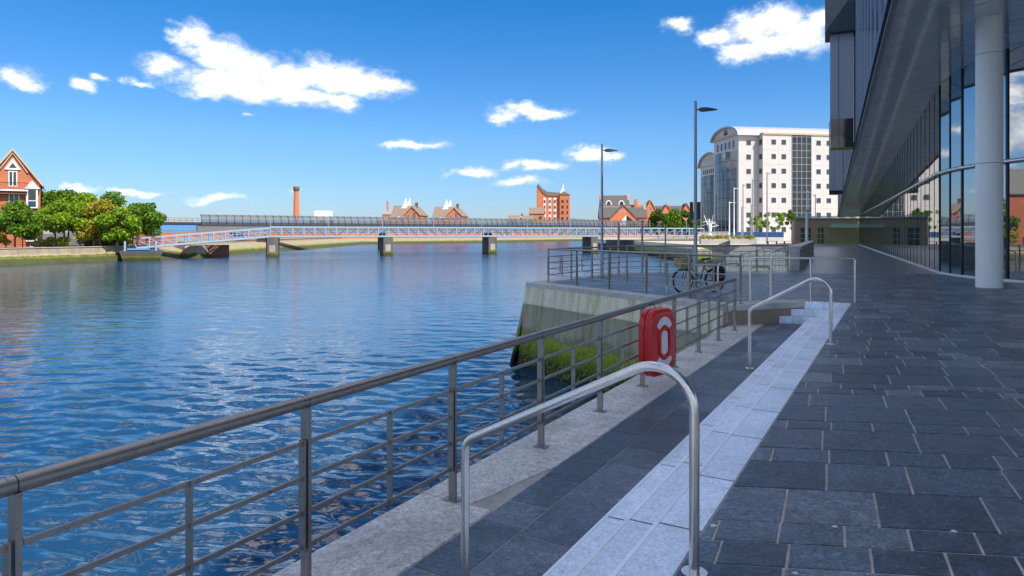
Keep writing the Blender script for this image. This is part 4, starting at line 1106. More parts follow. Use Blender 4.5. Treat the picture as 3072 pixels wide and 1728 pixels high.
for k in range(3500):
    x, y = g.uniform(44.7, 60), g.uniform(93.6, 99.0); h = g.uniform(0.05, 0.13); a = g.uniform(0, 6.28)
    blades.add([(x, y, 0.05), (x + 0.03 * math.cos(a), y + 0.03 * math.sin(a), 0.05), (x + 0.05 * math.cos(a + 1), y + 0.05 * math.sin(a + 1), 0.05 + h)], [(0, 1, 2)])
blades.build('grass_blades', 'leaf_hedge', kind='stuff', label='short sunlit grass on the lawn before the low building', cat='grass')

# ------------------------------------------------------------------ far buildings: helpers
class Frame:
    """local axes: x along the front, y into the building, z up; origin on the ground at the front left corner"""
    def __init__(s, o, yaw): s.o = Vector(o); s.x = Vector((math.cos(yaw), math.sin(yaw), 0)); s.y = Vector((-math.sin(yaw), math.cos(yaw), 0))
    def p(s, x, y, z): return s.o + s.x * x + s.y * y + Vector((0, 0, z))
    def box(s, x0, x1, y0, y1, z0, z1, mb=None):
        return (mb or MB()).box3(s.p(x0, y0, z0), s.x * (x1 - x0), s.y * (y1 - y0), Vector((0, 0, z1 - z0)))
def window(F, par, x, z, w, h, y=0.0, frame='white_paint', pane='pane_dark', bars=True, fw=0.09, sill=False):
    m_ = MB()
    F.box(x - w / 2, x + w / 2, y - 0.06, y + 0.1, z, z + fw, m_); F.box(x - w / 2, x + w / 2, y - 0.06, y + 0.1, z + h - fw, z + h, m_)
    F.box(x - w / 2, x - w / 2 + fw, y - 0.06, y + 0.1, z + fw, z + h - fw, m_); F.box(x + w / 2 - fw, x + w / 2, y - 0.06, y + 0.1, z + fw, z + h - fw, m_)
    if bars: F.box(x - fw / 2, x + fw / 2, y - 0.05, y + 0.1, z + fw, z + h - fw, m_)
    o = m_.build('window', frame, par)
    F.box(x - w / 2 + fw, x + w / 2 - fw, y - 0.03, y + 0.08, z + fw, z + h - fw).build('pane', pane, o)
    return o
def gable_block(F, par, x0, x1, y0, y1, ze, zr, wall, roof, over=0.35, th=0.22, z0=-0.6, verge=None):
    """ridge runs into the depth, gable at the front"""
    xm = (x0 + x1) / 2
    MB().prism([F.p(x0, y0, z0), F.p(x1, y0, z0), F.p(x1, y0, ze), F.p(xm, y0, zr), F.p(x0, y0, ze)], F.y * (y1 - y0)).build('wall', wall, par)
    k = (zr - ze) / (xm - x0)
    for s_ in (-1, 1):
        xe = x0 - over if s_ < 0 else x1 + over
        zz = ze - over * k
        MB().prism([F.p(xe, y0 - over, zz + 0.02), F.p(xm, y0 - over, zr + 0.02), F.p(xm, y0 - over, zr + th), F.p(xe, y0 - over, zz + th)], F.y * (y1 - y0 + 2 * over)).build('roof', roof, par)
        if verge: MB().prism([F.p(xe, y0 - over - 0.12, zz - 0.15), F.p(xm, y0 - over - 0.12, zr - 0.15), F.p(xm, y0 - over - 0.12, zr + th + 0.05), F.p(xe, y0 - over - 0.12, zz + th + 0.05)], F.y * 0.11).build('verge', verge, par)
def cross_block(F, par, x0, x1, y0, y1, ze, zr, wall, roof, over=0.4, th=0.22, z0=-0.6):
    """ridge runs along the front"""
    ym = (y0 + y1) / 2
    MB().prism([F.p(x0, y0, z0), F.p(x0, y1, z0), F.p(x0, y1, ze), F.p(x0, ym, zr), F.p(x0, y0, ze)], F.x * (x1 - x0)).build('wall', wall, par)
    k = (zr - ze) / (ym - y0)
    for s_ in (-1, 1):
        ye = y0 - over if s_ < 0 else y1 + over
        zz = ze - over * k
        MB().prism([F.p(x0 - over, ye, zz + 0.02), F.p(x0 - over, ym, zr + 0.02), F.p(x0 - over, ym, zr + th), F.p(x0 - over, ye, zz + th)], F.x * (x1 - x0 + 2 * over)).build('roof', roof, par)

# ---- red brick gabled house on the left bank
Zh = 106.0
F = Frame(Vector((-75.0, Zh, -0.55)) - Vector((math.cos(R(34)), math.sin(R(34)), 0)) * 7.0, R(34))
hs_ = thing('brick_house', F.o + Vector((4, 0, 0)), 'tall red brick gabled house with balconies and white bay windows', 'house')
gable_block(F, hs_, 0, 7.0, 0, 14, 10.2, 15.2, 'brick', 'roof_grey', verge='stone_buff')
cross_block(F, hs_, -14, 0.6, 2.6, 13, 9.8, 14.6, 'brick', 'roof_grey')
F.box(-2.6, 0.4, 6.5, 8, 13, 16.6).build('chimney', 'brick_dark', hs_)
xm = 3.5
MB().prism([F.p(xm - 1.05, -0.18, 12.1), F.p(xm + 1.05, -0.18, 12.1), F.p(xm, -0.18, 13.9)], F.y * 0.16).build('pediment', 'white_paint', hs_)
MB().prism([F.p(xm - 0.5, -0.22, 12.4), F.p(xm + 0.5, -0.22, 12.4), F.p(xm, -0.22, 13.2)], F.y * 0.03).build('gable_light', 'pane_dark', hs_)
for s_ in (-1, 1):
    MB().bar(F.p(xm + s_ * 1.9, -0.16, 11.7), F.p(xm, -0.16, 14.75), 0.16, 0.22, up=F.y).build('gable_trim', 'stone_buff', hs_)
for zz, hb in ((9.5, 2.4), (6.0, 2.5), (2.6, 2.3)): window(F, hs_, xm + (0.15 if zz < 9 else 0), zz, 1.35 if zz < 9 else 1.1, hb, fw=0.13)
for zz in (8.75, 5.25):
    bl = thing if False else None
    b0 = MB(); F.box(xm - 1.9, xm + 1.9, -1.15, -0.01, zz, zz + 0.22, b0); bal = b0.build('balcony', 'white_paint', hs_)
    F.box(xm - 1.7, xm + 1.7, -0.9, -0.012, zz - 0.45, zz - 0.005).build('balcony_corbel', 'brick_dark', bal)
    rl = MB()
    F.box(xm - 1.9, xm + 1.9, -1.14, -1.08, zz + 1.25, zz + 1.33, rl)
    for k in range(20): F.box(xm - 1.88 + k * 0.197, xm - 1.84 + k * 0.197, -1.13, -1.09, zz + 0.22, zz + 1.25, rl)
    for s_ in (-1, 1): F.box(xm + s_ * 1.87 - 0.03, xm + s_ * 1.87 + 0.03, -1.07, -0.02, zz + 1.25, zz + 1.33, rl); F.box(xm + s_ * 1.87 - 0.025, xm + s_ * 1.87 + 0.025, -0.6, -0.55, zz + 0.22, zz + 1.25, rl)
    rl.build('balcony_rail', 'rail_black', bal)
for bx in (5.95, 1.05):
    for (z0, z1, roofed) in ((6.15, 9.2, 1), (0.9, 3.6, 1)):
        ow = F.box(bx - 0.75, bx + 0.75, -0.62, -0.01, z0, z1).build('bay_window', 'white_paint', hs_)
        F.box(bx - 0.5, bx + 0.5, -0.65, -0.60, z0 + 1.25, z1 - 0.15).build('pane', 'pane_dark', ow)
        F.box(bx - 0.5, bx + 0.5, -0.65, -0.60, z0 + 0.2, z0 + 1.1).build('pane', 'glass_office', ow)
        MB().prism([F.p(bx - 1.0, -0.8, z1 + 0.003), F.p(bx + 1.0, -0.8, z1 + 0.003), F.p(bx, -0.8, z1 + 1.25)], F.y * 0.79).build('bay_roof', 'white_paint', ow)
    window(F, hs_, bx - 0.1, 4.1, 0.8, 1.6); window(F, hs_, bx + 0.1, -0.1 + 0.15, 0.8, 0.6, bars=False)

# ---- two brick houses with sweeping white horns
def horn(F, par, x, y, z, w, h, lean, matn='white_paint'):
    out = []
    for k in range(9):
        q = k / 8; out.append(F.p(x + w * q, y, z + h * q ** 1.7))
    out.append(F.p(x + w * 1.12, y, z + h * 0.3)); out.append(F.p(x + w * 1.3, y, z)); MB().prism(out, F.y * 1.6).build('roof_horn', matn, par)
def horn_house(px, Zd, sc, label):
    F = Frame((at(px, 700, Zd).x, Zd, -0.55), R(-8))
    t = thing('horned_house', F.o + Vector((8, 0, 0)), label, 'house', 'brick houses with white roof horns')
    cross_block(F, t, 0.5, 11, 2, 14, 10.2 * sc, 16.0 * sc, 'brick_orange', 'roof_brown')
    gable_block(F, t, 8.2, 16.6, -1.5, 12, 11.2 * sc, 15.4 * sc, 'brick_orange', 'roof_brown', verge='stone_buff')
    gable_block(F, t, 3.2, 8.0, -0.6, 6, 8.2 * sc, 10.4 * sc, 'brick_orange', 'roof_brown', verge='white_paint')
    for o in (0, 1.6): horn(F, t, 3.4 + o, 6.5 + o, 14.4 * sc, 3.2, 5.6 * sc, 0)
    F.box(12.0, 13.2, 5, 6.2, 14.5 * sc, 17.6 * sc).build('chimney', 'brick_dark', t)
    window(F, t, 13.6, 8.4 * sc, 1.5, 4.4 * sc, y=-1.5, frame='white_paint'); window(F, t, 10.6, 8.4 * sc, 1.3, 3.2 * sc, y=-1.5); window(F, t, 5.6, 5.6, 1.4, 1.6, y=-0.6)
    for k in range(3): window(F, t, 2.0 + 0.01 + k * 2.6 if k < 1 else 9.8 + k * 2.0, 4.2, 1.2, 1.7, y=2.0 if k < 1 else -1.5)
horn_house(1166, 330, 1.0, 'brown roofed brick house with twin white horns, further from the stepped tower block')
horn_house(1292, 336, 0.98, 'brown roofed brick house with twin white horns, nearer the stepped tower block')
# bits of older roofs to the left of them
F = Frame((at(1128, 700, 345).x, 345, -0.55), R(-5))
t = thing('stepped_house', F.o + Vector((3, 0, 0)), 'narrow pale stepped house with a thin chimney beside the horned brick houses', 'house')
for k in range(4): F.box(k * 1.6, 6.5, 0.2 * k, 8 - 0.1 * k, -0.6 if k == 0 else 9.3 + k * 1.4 - 1.39, 9.3 + k * 1.4 - 0.0).build('wall', 'white_clad' if k % 2 else 'brick', t)
F.box(5.0, 5.8, 2, 2.8, 13.4, 19.0).build('chimney', 'brick_orange', t)
window(F, t, 3.6, 6.2, 1.4, 1.6)

# ---- tower block with horns and its low wing
Zt = 402.0
F = Frame((at(1612, 700, Zt).x, Zt, -0.55), R(-6))
t = thing('tower_block', F.o + Vector((9, 0, 0)), 'brick tower block with white window strips and upswept white roof horns', 'building')
MB().prism([F.p(0, 0, -0.6), F.p(19, 0, -0.6), F.p(19, 0, 24.5), F.p(6, 0, 24.5), F.p(2.4, 0, 27.2), F.p(0.6, 0, 30.2), F.p(0, 0, 31.5)], F.y * 14).build('wall', 'brick_orange', t)
MB().prism([F.p(0.1, -0.35, 31.6), F.p(0.9, -0.35, 29.6), F.p(3.0, -0.35, 26.8), F.p(6, -0.35, 24.55), F.p(14, -0.35, 24.55), F.p(14, -0.35, 26.6), F.p(6, -0.35, 27.2), F.p(3, -0.35, 29.2), F.p(0.5, -0.35, 32.2)], F.y * 14.6).build('roof', 'roof_brown', t)
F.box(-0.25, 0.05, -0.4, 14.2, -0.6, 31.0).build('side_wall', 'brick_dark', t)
F.box(13.5, 19.3, -1.6, 9, -0.6, 25.2).build('stair_tower', 'brick_orange', t)
MB().prism([F.p(13.2, -1.9, 25.25), F.p(19.6, -1.9, 25.25), F.p(16, -1.9, 27.4)], F.y * 11).build('tower_roof', 'roof_brown', t)
horn(F, t, 12.6, 1.0, 26.2, 3.2, 6.2, 0)
for k, xx in enumerate((4.4, 7.6, 10.6)): 
    st_ = F.box(xx - 0.75, xx + 0.75, -0.12, -0.01, 1.0, 23.6).build('white_strip', 'white_paint', t)
    for j in range(6): window(F, t, xx, 3.4 + j * 3.4, 1.0, 1.8, y=-0.16, frame='brick_dark', fw=0.2, bars=False)
for j in range(6):
    window(F, t, 15.2, 3.4 + j * 3.4, 1.6, 1.9, y=-1.62, frame='roof_grey', bars=False); window(F, t, 18.0, 3.4 + j * 3.4, 0.9, 1.9, y=-1.62, frame='brick_dark', bars=False)
F2 = Frame((at(1588, 700, 396).x, 396, -0.55), R(-6))
t2 = thing('brick_house', F2.o + Vector((5, 0, 0)), 'small brown roofed brick house standing against the tower block', 'house')
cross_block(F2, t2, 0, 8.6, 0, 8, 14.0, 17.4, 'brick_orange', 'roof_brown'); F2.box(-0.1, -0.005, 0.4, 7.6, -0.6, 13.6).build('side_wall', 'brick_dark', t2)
for j in range(3): window(F2, t2, 3.0, 3.5 + j * 3.5, 1.2, 1.8, frame='white_paint'); window(F2, t2, 6.6, 3.5 + j * 3.5, 1.8, 1.8, frame='roof_grey')
F3 = Frame((at(1524, 700, 392).x, 392, -0.55), R(-6))
t3 = thing('low_house', F3.o + Vector((7, 0, 0)), 'low brown roofed house with a pale arched window left of the small brick house', 'house')
cross_block(F3, t3, 0, 15, 0, 9, 9.8, 12.6, 'brick_dark', 'roof_brown')
gable_block(F3, t3, 5.4, 10.4, -1.4, 5, 9.2, 12.0, 'stone_buff', 'roof_brown', verge='white_paint')
window(F3, t3, 7.9, 6.5, 2.4, 3.0, y=-1.4); F3.box(7.4, 8.3, 4, 5, 12, 14).build('chimney', 'brick_dark', t3)

# ---- brick apartments behind the street lamp
Za = 292.0
F = Frame((at(1806, 700, Za).x, Za, -0.1), R(-4))
ap = thing('apartment_block', F.o + Vector((10, 0, 0)), 'dark roofed brick apartment block with arched white dormers behind the street lamp', 'building')
cross_block(F, ap, 0, 12.0, 3, 15, 13.6, 18.6, 'brick_orange', 'roof_dark')
for xx in (0, 12.0): MB().prism([F.p(xx - 0.35, 3, 13.0), F.p(xx - 0.35, 15, 13.0), F.p(xx - 0.35, 9, 19.4)], F.x * 0.7).build('parapet_gable', 'brick_orange', ap)
for xx in (3.2, 8.8):
    pts = [F.p(xx + math.cos(R(a)) * 1.45, 3.6, 13.9 + max(0, math.sin(R(a))) * 2.6) for a in range(0, 181, 20)]
    dm = MB().prism(pts, F.y * 2.6).build('arched_dormer', 'white_paint', ap)
    pts = [F.p(xx + math.cos(R(a)) * 0.95, 3.55, 14.1 + max(0, math.sin(R(a))) * 1.9) for a in range(0, 181, 20)]
    MB().prism(pts, F.y * 0.06).build('dormer_pane', 'glass_office', dm)
F.box(-0.3, 12.3, 2.2, 2.95, 13.2, 13.55).build('cornice', 'stone_buff', ap)
F = Frame((at(1800, 700, Za - 8).x, Za - 8, -0.1), R(-4))
ap2 = thing('apartment_block', F.o + Vector((10, 0, 0)), 'orange brick gabled block with a white triangular panel before the dormered apartments', 'building')
cross_block(F, ap2, 0.2, 20, 2, 12, 8.6, 12.8, 'brick_orange', 'roof_dark')
gable_block(F, ap2, 2.0, 17.6, -0.5, 9, 5.6, 13.6, 'brick_orange', 'roof_dark', th=0.3)
MB().prism([F.p(6.0, -0.60, 3.2), F.p(11.0, -0.60, 3.2), F.p(11.0, -0.60, 9.6)], F.y * 0.09).build('white_panel', 'white_paint', ap2)
MB().prism([F.p(11.2, -0.60, 3.2), F.p(16.0, -0.60, 5.4), F.p(11.2, -0.60, 9.4)], F.y * 0.09).build('glazed_gable', 'pane_dark', ap2)
for k in range(4): window(F, ap2, 7.6 + k * 0.8, 10.4, 0.6, 0.9, y=-0.5, bars=False)
window(F, ap2, 3.6, 2.8, 1.3, 2.2, y=-0.5)
F.box(19.0, 20.2, 6, 7, 11, 14.2).build('chimney', 'stone_buff', ap2)
F = Frame((at(1888, 700, Za + 4).x, Za + 4, -0.1), R(-4))
ap3 = thing('apartment_block', F.o + Vector((8, 0, 0)), 'brick apartment block with a tall stone edged gable between the dormers and the far gables', 'building')
cross_block(F, ap3, 0, 10, 2, 12, 11.2, 14.6, 'brick_orange', 'roof_brown')
gable_block(F, ap3, 7.5, 11.4, 0, 10, 12.6, 16.4, 'brick_orange', 'roof_brown', verge='stone_buff')
pts = [F.p(5.0 + math.cos(R(a)) * 1.5, 1.9, 10.2 + max(0, math.sin(R(a))) * 2.4) for a in range(0, 181, 20)]
MB().prism(pts, F.y * 2.0).build('arched_dormer', 'brick_dark', ap3)
F.box(2.6, 4.0, 4, 5.4, 13, 17.2).build('chimney', 'brick_orange', ap3); window(F, ap3, 9.4, 11.4, 1.0, 2.2)
for (px_, apex, lab) in ((1958, 14.6, 'orange brick gabled house behind the trees, nearer the dormered apartments'), (2018, 15.2, 'orange brick gabled house behind the trees, nearer the white office block')):
    F = Frame((at(px_, 700, Za + 10).x, Za + 10, -0.1), R(-4))
    g_ = thing('gabled_house', F.o + Vector((5, 0, 0)), lab, 'house')
    cross_block(F, g_, -3.2, 4.6, 2, 10, 11.2, 14.2, 'brick_orange', 'roof_dark')
    gable_block(F, g_, 3.4, 9.2, 0, 9, 10.2, apex, 'brick_orange', 'roof_dark', verge='brick')
    window(F, g_, 6.2, 8.4, 1.8, 2.4, bars=True); window(F, g_, 0.4, 7.8, 1.5, 2.2, y=2)
    F.box(-2.4, -1.5, 5, 6, 13.6, 16).build('chimney', 'stone_buff', g_)

# ---- chimney and white works building
cx, cz = at(889, 700, 300).x, 300
ck = thing('brick_chimney', (cx, cz, -0.55), 'tall slender orange brick factory chimney with a corbelled top', 'chimney')
MB().tube([(cx, cz, -0.6), (cx, cz, 20.6)], [1.65, 1.12], 8).build('shaft', 'brick_orange', ck)
MB().tube([(cx, cz, 20.61), (cx, cz, 21.1), (cx, cz, 21.6), (cx, cz, 22.6), (cx, cz, 22.62)], [1.2, 1.42, 1.5, 1.42, 1.2], 8).build('cap', 'brick_dark', ck)
F = Frame((at(921, 700, 285).x, 285, -0.55), R(3))
wb = thing('white_works', F.o + Vector((6, 0, 0)), 'white flat roofed works building with square openings behind the screened bridge', 'building')
F.box(0, 12.8, 0, 10, -0.6, 9.0).build('wall', 'white_clad', wb)
F.box(2.6, 9.2, 2, 8, 9.005, 12.0).build('roof_room', 'white_paint', wb)
MB().tube([F.p(6.8, 4, 12), F.p(6.8, 4, 13.4)], 0.06, 6).build('mast', 'grey_clad', wb)
for xx in (2.0, 6.2, 10.4): window(F, wb, xx, 6.0, 2.0, 1.9, frame='brown_stone')

# ---- white office block
F = Frame((54.4, 160, -0.05), R(9))
of = thing('office_block', F.p(20, 5, 0), 'white stone office block with small square windows and barrel roof', 'building')
SB = 5.1; WD = 13.0
F.box(0, SB, 0, WD, -0.1, 25.3).build('wall', 'white_clad', of)
F.box(SB + 0.005, 46, -2.0, WD, -0.1, 25.3).build('wall', 'white_clad', of)
F.box(-0.25, SB - 0.05, -0.25, WD, 25.305, 25.75).build('cornice', 'stone_buff', of)
F.box(SB - 0.04, 46.2, -2.25, WD, 25.305, 25.75).build('cornice', 'stone_buff', of)
F.box(0.2, 46, 0.1, WD - 0.2, 25.755, 26.9).build('attic_wall', 'white_clad', of)
arc_ = [(WD / 2 + math.cos(R(a)) * (WD / 2 + 0.9), 25.2 + math.sin(R(a)) * 3.0) for a in range(0, 181, 12)]
arc_i = [(WD / 2 + math.cos(R(a)) * (WD / 2 + 0.5), 25.2 + math.sin(R(a)) * 2.6) for a in range(0, 181, 12)]
for k in range(len(arc_) - 1):
    q = [F.p(-0.7, *arc_[k]), F.p(-0.7, *arc_[k + 1]), F.p(-0.7, *arc_i[k + 1]), F.p(-0.7, *arc_i[k])]
    MB().prism(q, F.x * 47).build('roof', 'grey_clad', of)
MB().prism([F.p(-0.02, y, z) for y, z in arc_i], F.x * 0.3).build('gable_wall', 'white_clad', of)
WZ = [23.5, 20.05, 16.57, 13.1, 9.6, 6.1, 2.6]
for zc_ in WZ:
    for xx, yy in ((2.55, 0.0), (7.9, -2.0), (10.5, -2.0), (19.6, -2.0), (22.3, -2.0), (25.9, -2.0), (28.6, -2.0)):
        window(F, of, xx, zc_ - 0.62, 1.22, 1.24, y=yy, frame='grey_clad', fw=0.06, bars=False)
for zc_ in WZ:
    F.box(SB - 0.09, SB - 0.0, -1.6, -0.5, zc_ - 0.6, zc_ + 0.6).build('side_window', 'pane_dark', of)
# fine panel joints
for j in range(7):
    zz = 25.3 - 3.48 * j - 3.7; F.box(SB + 0.02, 12.5, -2.012, -2.0, zz, zz + 0.05).build('panel_joint', 'stone_buff', of); F.box(17.8, 46, -2.012, -2.0, zz, zz + 0.05).build('panel_joint', 'stone_buff', of)
for xx in (6.4, 9.2, 12.0, 21.0, 24.2): F.box(xx - 0.025, xx + 0.025, -2.010, -2.0, 0, 25.2).build('panel_joint', 'stone_buff', of)
# dark glazed stair strip
gs = F.box(12.6, 17.7, -2.06, -1.9, 3.2, 25.25).build('glass_strip', 'glass_strip', of)
for k in range(5): F.box(12.6 + k * 1.27 - 0.05, 12.6 + k * 1.27 + 0.05, -2.10, -2.062, 3.2, 25.2).build('glazing_bar', 'grey_clad', gs)
for k in range(14): F.box(12.6, 17.7, -2.095, -2.062, 3.25 + k * 1.66, 3.33 + k * 1.66).build('glazing_bar', 'grey_clad', gs)
# bowed glass end
def bow(par, F, x, y0, y1, z0, z1, bulge, mat_g, n=7, rows=9):
    pts = []
    for k in range(n + 1):
        q = k / n; pts.append((x - bulge * math.sin(math.pi * q) ** 0.8, y0 + (y1 - y0) * q))
    for k in range(n):
        a, b = pts[k], pts[k + 1]
        bp_ = MB().prism([F.p(a[0], a[1] + 0.03, z0), F.p(b[0], b[1] - 0.03, z0), F.p(b[0], b[1] - 0.03, z1), F.p(a[0], a[1] + 0.03, z1)], F.x * 0.1).build('bow_glass', mat_g, par)
        for j in range(rows):
            zz = z0 + (z1 - z0) * j / rows
            MB().bar(F.p(a[0] - 0.03, a[1] + 0.02, zz), F.p(b[0] - 0.03, b[1] - 0.02, zz), 0.05, 0.09).build('glazing_bar', 'dark_steel_paint', bp_)
        MB().tube([F.p(b[0] - 0.02, b[1], z0), F.p(b[0] - 0.02, b[1], z1)], 0.07, 6).build('bow_mullion', 'grey_clad', par)
    cp_ = [F.p(p[0] - 0.12, p[1], z1 + 0.005) for p in pts] + [F.p(x + 0.05, y1, z1 + 0.005), F.p(x + 0.05, y0, z1 + 0.005)]
    MB().prism(cp_, (0, 0, 0.35)).build('bow_cornice', 'white_clad', par)
bow(of, F, -0.02, 0.9, WD - 0.9, 1.2, 21.6, 1.5, 'glass_office')
for k in range(5): F.box(-0.10, -0.01, 2.2 + k * 2.1, 2.8 + k * 2.1, 22.6, 24.3).build('slit_window', 'pane_dark', of)
F.box(-0.12, -0.03, WD / 2 - 0.9, WD / 2 + 0.9, 26.2, 26.9).build('emblem', 'dark_steel_paint', of); F.box(-0.12, -0.03, WD / 2 - 0.4, WD / 2 + 0.5, 27.05, 27.35).build('emblem', 'dark_steel_paint', of)
F = Frame((59.4, 190, -0.05), R(9))
o2 = thing('office_block', F.p(8, 5, 0), 'lower barrel roofed glass fronted office wing behind the white office block', 'building')
F.box(0, 20, 0, 13, -0.1, 21.4).build('wall', 'white_clad', o2)
F.box(-0.2, 20.2, -0.2, 13.2, 21.405, 21.8).build('cornice', 'stone_buff', o2)
a1 = [(6.5 + math.cos(R(a)) * 7.3, 21.4 + math.sin(R(a)) * 4.2) for a in range(0, 181, 12)]; a2 = [(6.5 + math.cos(R(a)) * 6.9, 21.4 + math.sin(R(a)) * 3.8) for a in range(0, 181, 12)]
for k in range(len(a1) - 1): MB().prism([F.p(-0.7, *a1[k]), F.p(-0.7, *a1[k + 1]), F.p(-0.7, *a2[k + 1]), F.p(-0.7, *a2[k])], F.x * 21).build('roof', 'grey_clad', o2)
MB().prism([F.p(-0.02, y, z) for y, z in a2], F.x * 0.3).build('gable_wall', 'white_clad', o2)
for k in range(5): MB().bar(F.p(-0.06, 3.0 + k * 1.75, 22.2), F.p(-0.06, 3.0 + k * 1.75, 24.2 - abs(k - 2) * 0.4), 0.06, 0.3, up=(0, 1, 0)).build('gable_slat', 'grey_clad', o2)
bow(o2, F, -0.02, 0.9, 12.1, 1.0, 18.6, 1.4, 'glass_office', rows=7)
for k in range(8): F.box(-0.10, -0.01, 1.6 + k * 1.3, 2.1 + k * 1.3, 19.4, 20.6).build('slit_window', 'pane_dark', o2)

# ------------------------------------------------------------------ footbridge
BA, BB = Vector((-44.4, 122.5, 0)), Vector((46.0, 160.0, 0)); BR = Vector((-61.3, 108.6, 0))
fb = thing('footbridge', (-20, 130, 0.9), 'pale blue lattice footbridge with a sloping ramp at its left end', 'bridge')
bd = (BB - BA).normalized(); bnn = Vector((bd.y, -bd.x, 0))
def truss(a, b, za, zb, n, hgt=1.75, back=2.6, flip=None):
    d = (b - a); L_ = d.length; dh = d.normalized(); nn = Vector((dh.y, -dh.x, 0))
    def q(s, z, o=0.0): return a + d * s + nn * (-o) + Vector((0, 0, za + (zb - za) * s + z))
    for o, mt in ((0, 'pale_blue_paint'), (back, 'blue_paint')):
        for z, w, h in ((0, 0.24, 0.30), (hgt, 0.22, 0.26)):
            MB().bar(q(0, z, o), q(1, z, o), w, h).build('chord', mt, fb)
        MB().bar(q(0, hgt * 0.55, o), q(1, hgt * 0.55, o), 0.05, 0.06).build('mid_rail', mt, fb)
        for k in range(n + 1):
            s_ = k / n
            MB().bar(q(s_, 0.151, o), q(s_, hgt - 0.131, o), 0.30, 0.16, up=dh).build('truss_post', mt, fb)
            if k < n:
                up_ = (k < n / 2) if flip is None else flip
                s0, s1 = (k + 0.06) / n, (k + 0.94) / n
                za_, zb_ = (0.2, hgt - 0.2) if not up_ else (hgt - 0.2, 0.2)
                MB().bar(q(s0, za_, o), q(s1, zb_, o), 0.09, 0.10, up=nn).build('diagonal', 'dark_steel_paint' if o == 0 and flip is None else mt, fb)
    MB().prism([q(0, -0.02, 0.12), q(1, -0.02, 0.12), q(1, -0.02, back - 0.12), q(0, -0.02, back - 0.12)], (0, 0, -0.2)).build('deck', 'concrete', fb)
piers = [Vector((-44.0, 123.0, 0)), Vector((-24.2, 130.6, 0)), Vector((-4.1, 139.0, 0)), Vector((18.2, 148.4, 0))]
prev = BA; zd = 1.05
for i, nxt in enumerate(piers[1:] + [BB]): truss(prev, nxt, zd, zd, 11 if i < 3 else 14); prev = nxt
truss(BR, BA, -0.75, zd, 11, 1.55, 2.4, flip=True)
for k in range(10):
    p = BR + (BB - BR) * (0.05 + k * 0.095); p = BA + (BB - BA) * (k / 9.5)
    MB().tube([p + bnn * 0.18 + Vector((0, 0, zd - 0.1)), p + bnn * 0.18 + Vector((0, 0, zd + 3.6))], 0.055, 6).build('light_column', 'pale_blue_paint', fb)
names = ['dark concrete footbridge pier nearest the ramp and the left bank', 'dark concrete footbridge pier second from the ramp', 'dark concrete footbridge pier third from the ramp', 'dark concrete footbridge pier beside the mossy right quay']
for p, lab in zip(piers, names):
    F = Frame(p - bd * 1.25, math.atan2(bd.y, bd.x))
    pr = thing('bridge_pier', p + Vector((0, 0, WATER - 0.5)), lab, 'pier')
    MB().rings([[F.p(x, y, z) for x, y in ((0.1, -0.9), (2.0, -0.7), (2.4, 1.6), (2.0, 3.6), (0.3, 3.6), (0, 1.6))] for z in (WATER - 0.6, 0.80)]).build('shaft', 'pier_concrete', pr)
    F.box(0.45, 1.5, -1.0, -0.72, WATER - 0.6, -0.55).build('fender', 'pier_pale', pr)
    MB().bar(F.p(1.3, -0.95, zd - 0.12), F.p(1.3, -0.95, -0.5), 0.28, 0.16).build('bracket', 'blue_paint', pr)
# ramp landing: dark hull shaped pontoon, concrete buttress, rusty quay
pt = thing('pontoon', (-61, 107, WATER - 0.3), 'dark boat shaped landing stage under the foot of the ramp', 'pontoon')
F = Frame((-60.9, 103.7, 0), R(33))
MB().rings([[F.p(0.5, 0.3, WATER - 0.4), F.p(5.0, 0.3, WATER - 0.4), F.p(5.0, 3.5, WATER - 0.4), F.p(0.5, 3.5, WATER - 0.4)], [F.p(-0.2, -0.2, -1.15), F.p(6.0, -0.2, -1.15), F.p(6.0, 4.0, -1.15), F.p(-0.2, 4.0, -1.15)]]).build('hull', 'pier_concrete', pt)
for xx in (0.6, 4.9): MB().tube([F.p(xx, 0.2, -1.2), F.p(xx, 0.2, 0.4)], 0.16, 8).build('mooring_post', 'pale_blue_paint', pt)
F.box(0.9, 4.0, -0.05, 0.05, -0.98, -0.72).build('stage_panel', 'blue_paint', pt)
F.box(0.2, 5.6, 0.1, 3.8, -1.145, -1.0).build('stage_deck', 'blue_deep', pt)
bu = thing('buttress', (-58, 118, WATER - 0.3), 'pale sloping concrete buttress under the footbridge ramp', 'buttress')
c = at(570, 700, 116).x
MB().rings([[Vector((c - 2.1, 115, WATER - 0.4)), Vector((c + 2.0, 115.4, WATER - 0.4)), Vector((c + 2.0, 120, WATER - 0.4)), Vector((c - 2.1, 120, WATER - 0.4))], [Vector((c - 1.0, 116.6, -0.55)), Vector((c + 1.1, 116.8, -0.55)), Vector((c + 1.1, 119.5, -0.55)), Vector((c - 1.0, 119.5, -0.55))]]).build('buttress_block', 'pier_pale', bu)
rq = thing('quay_wall', (-57, 121, WATER - 0.3), 'rusty brown quay wall behind the sloping buttress', 'wall')
MB().box(-63, -51.5, 120.2, 121.4, WATER - 0.4, -0.45).build('wall_face', 'brick_dark', rq)

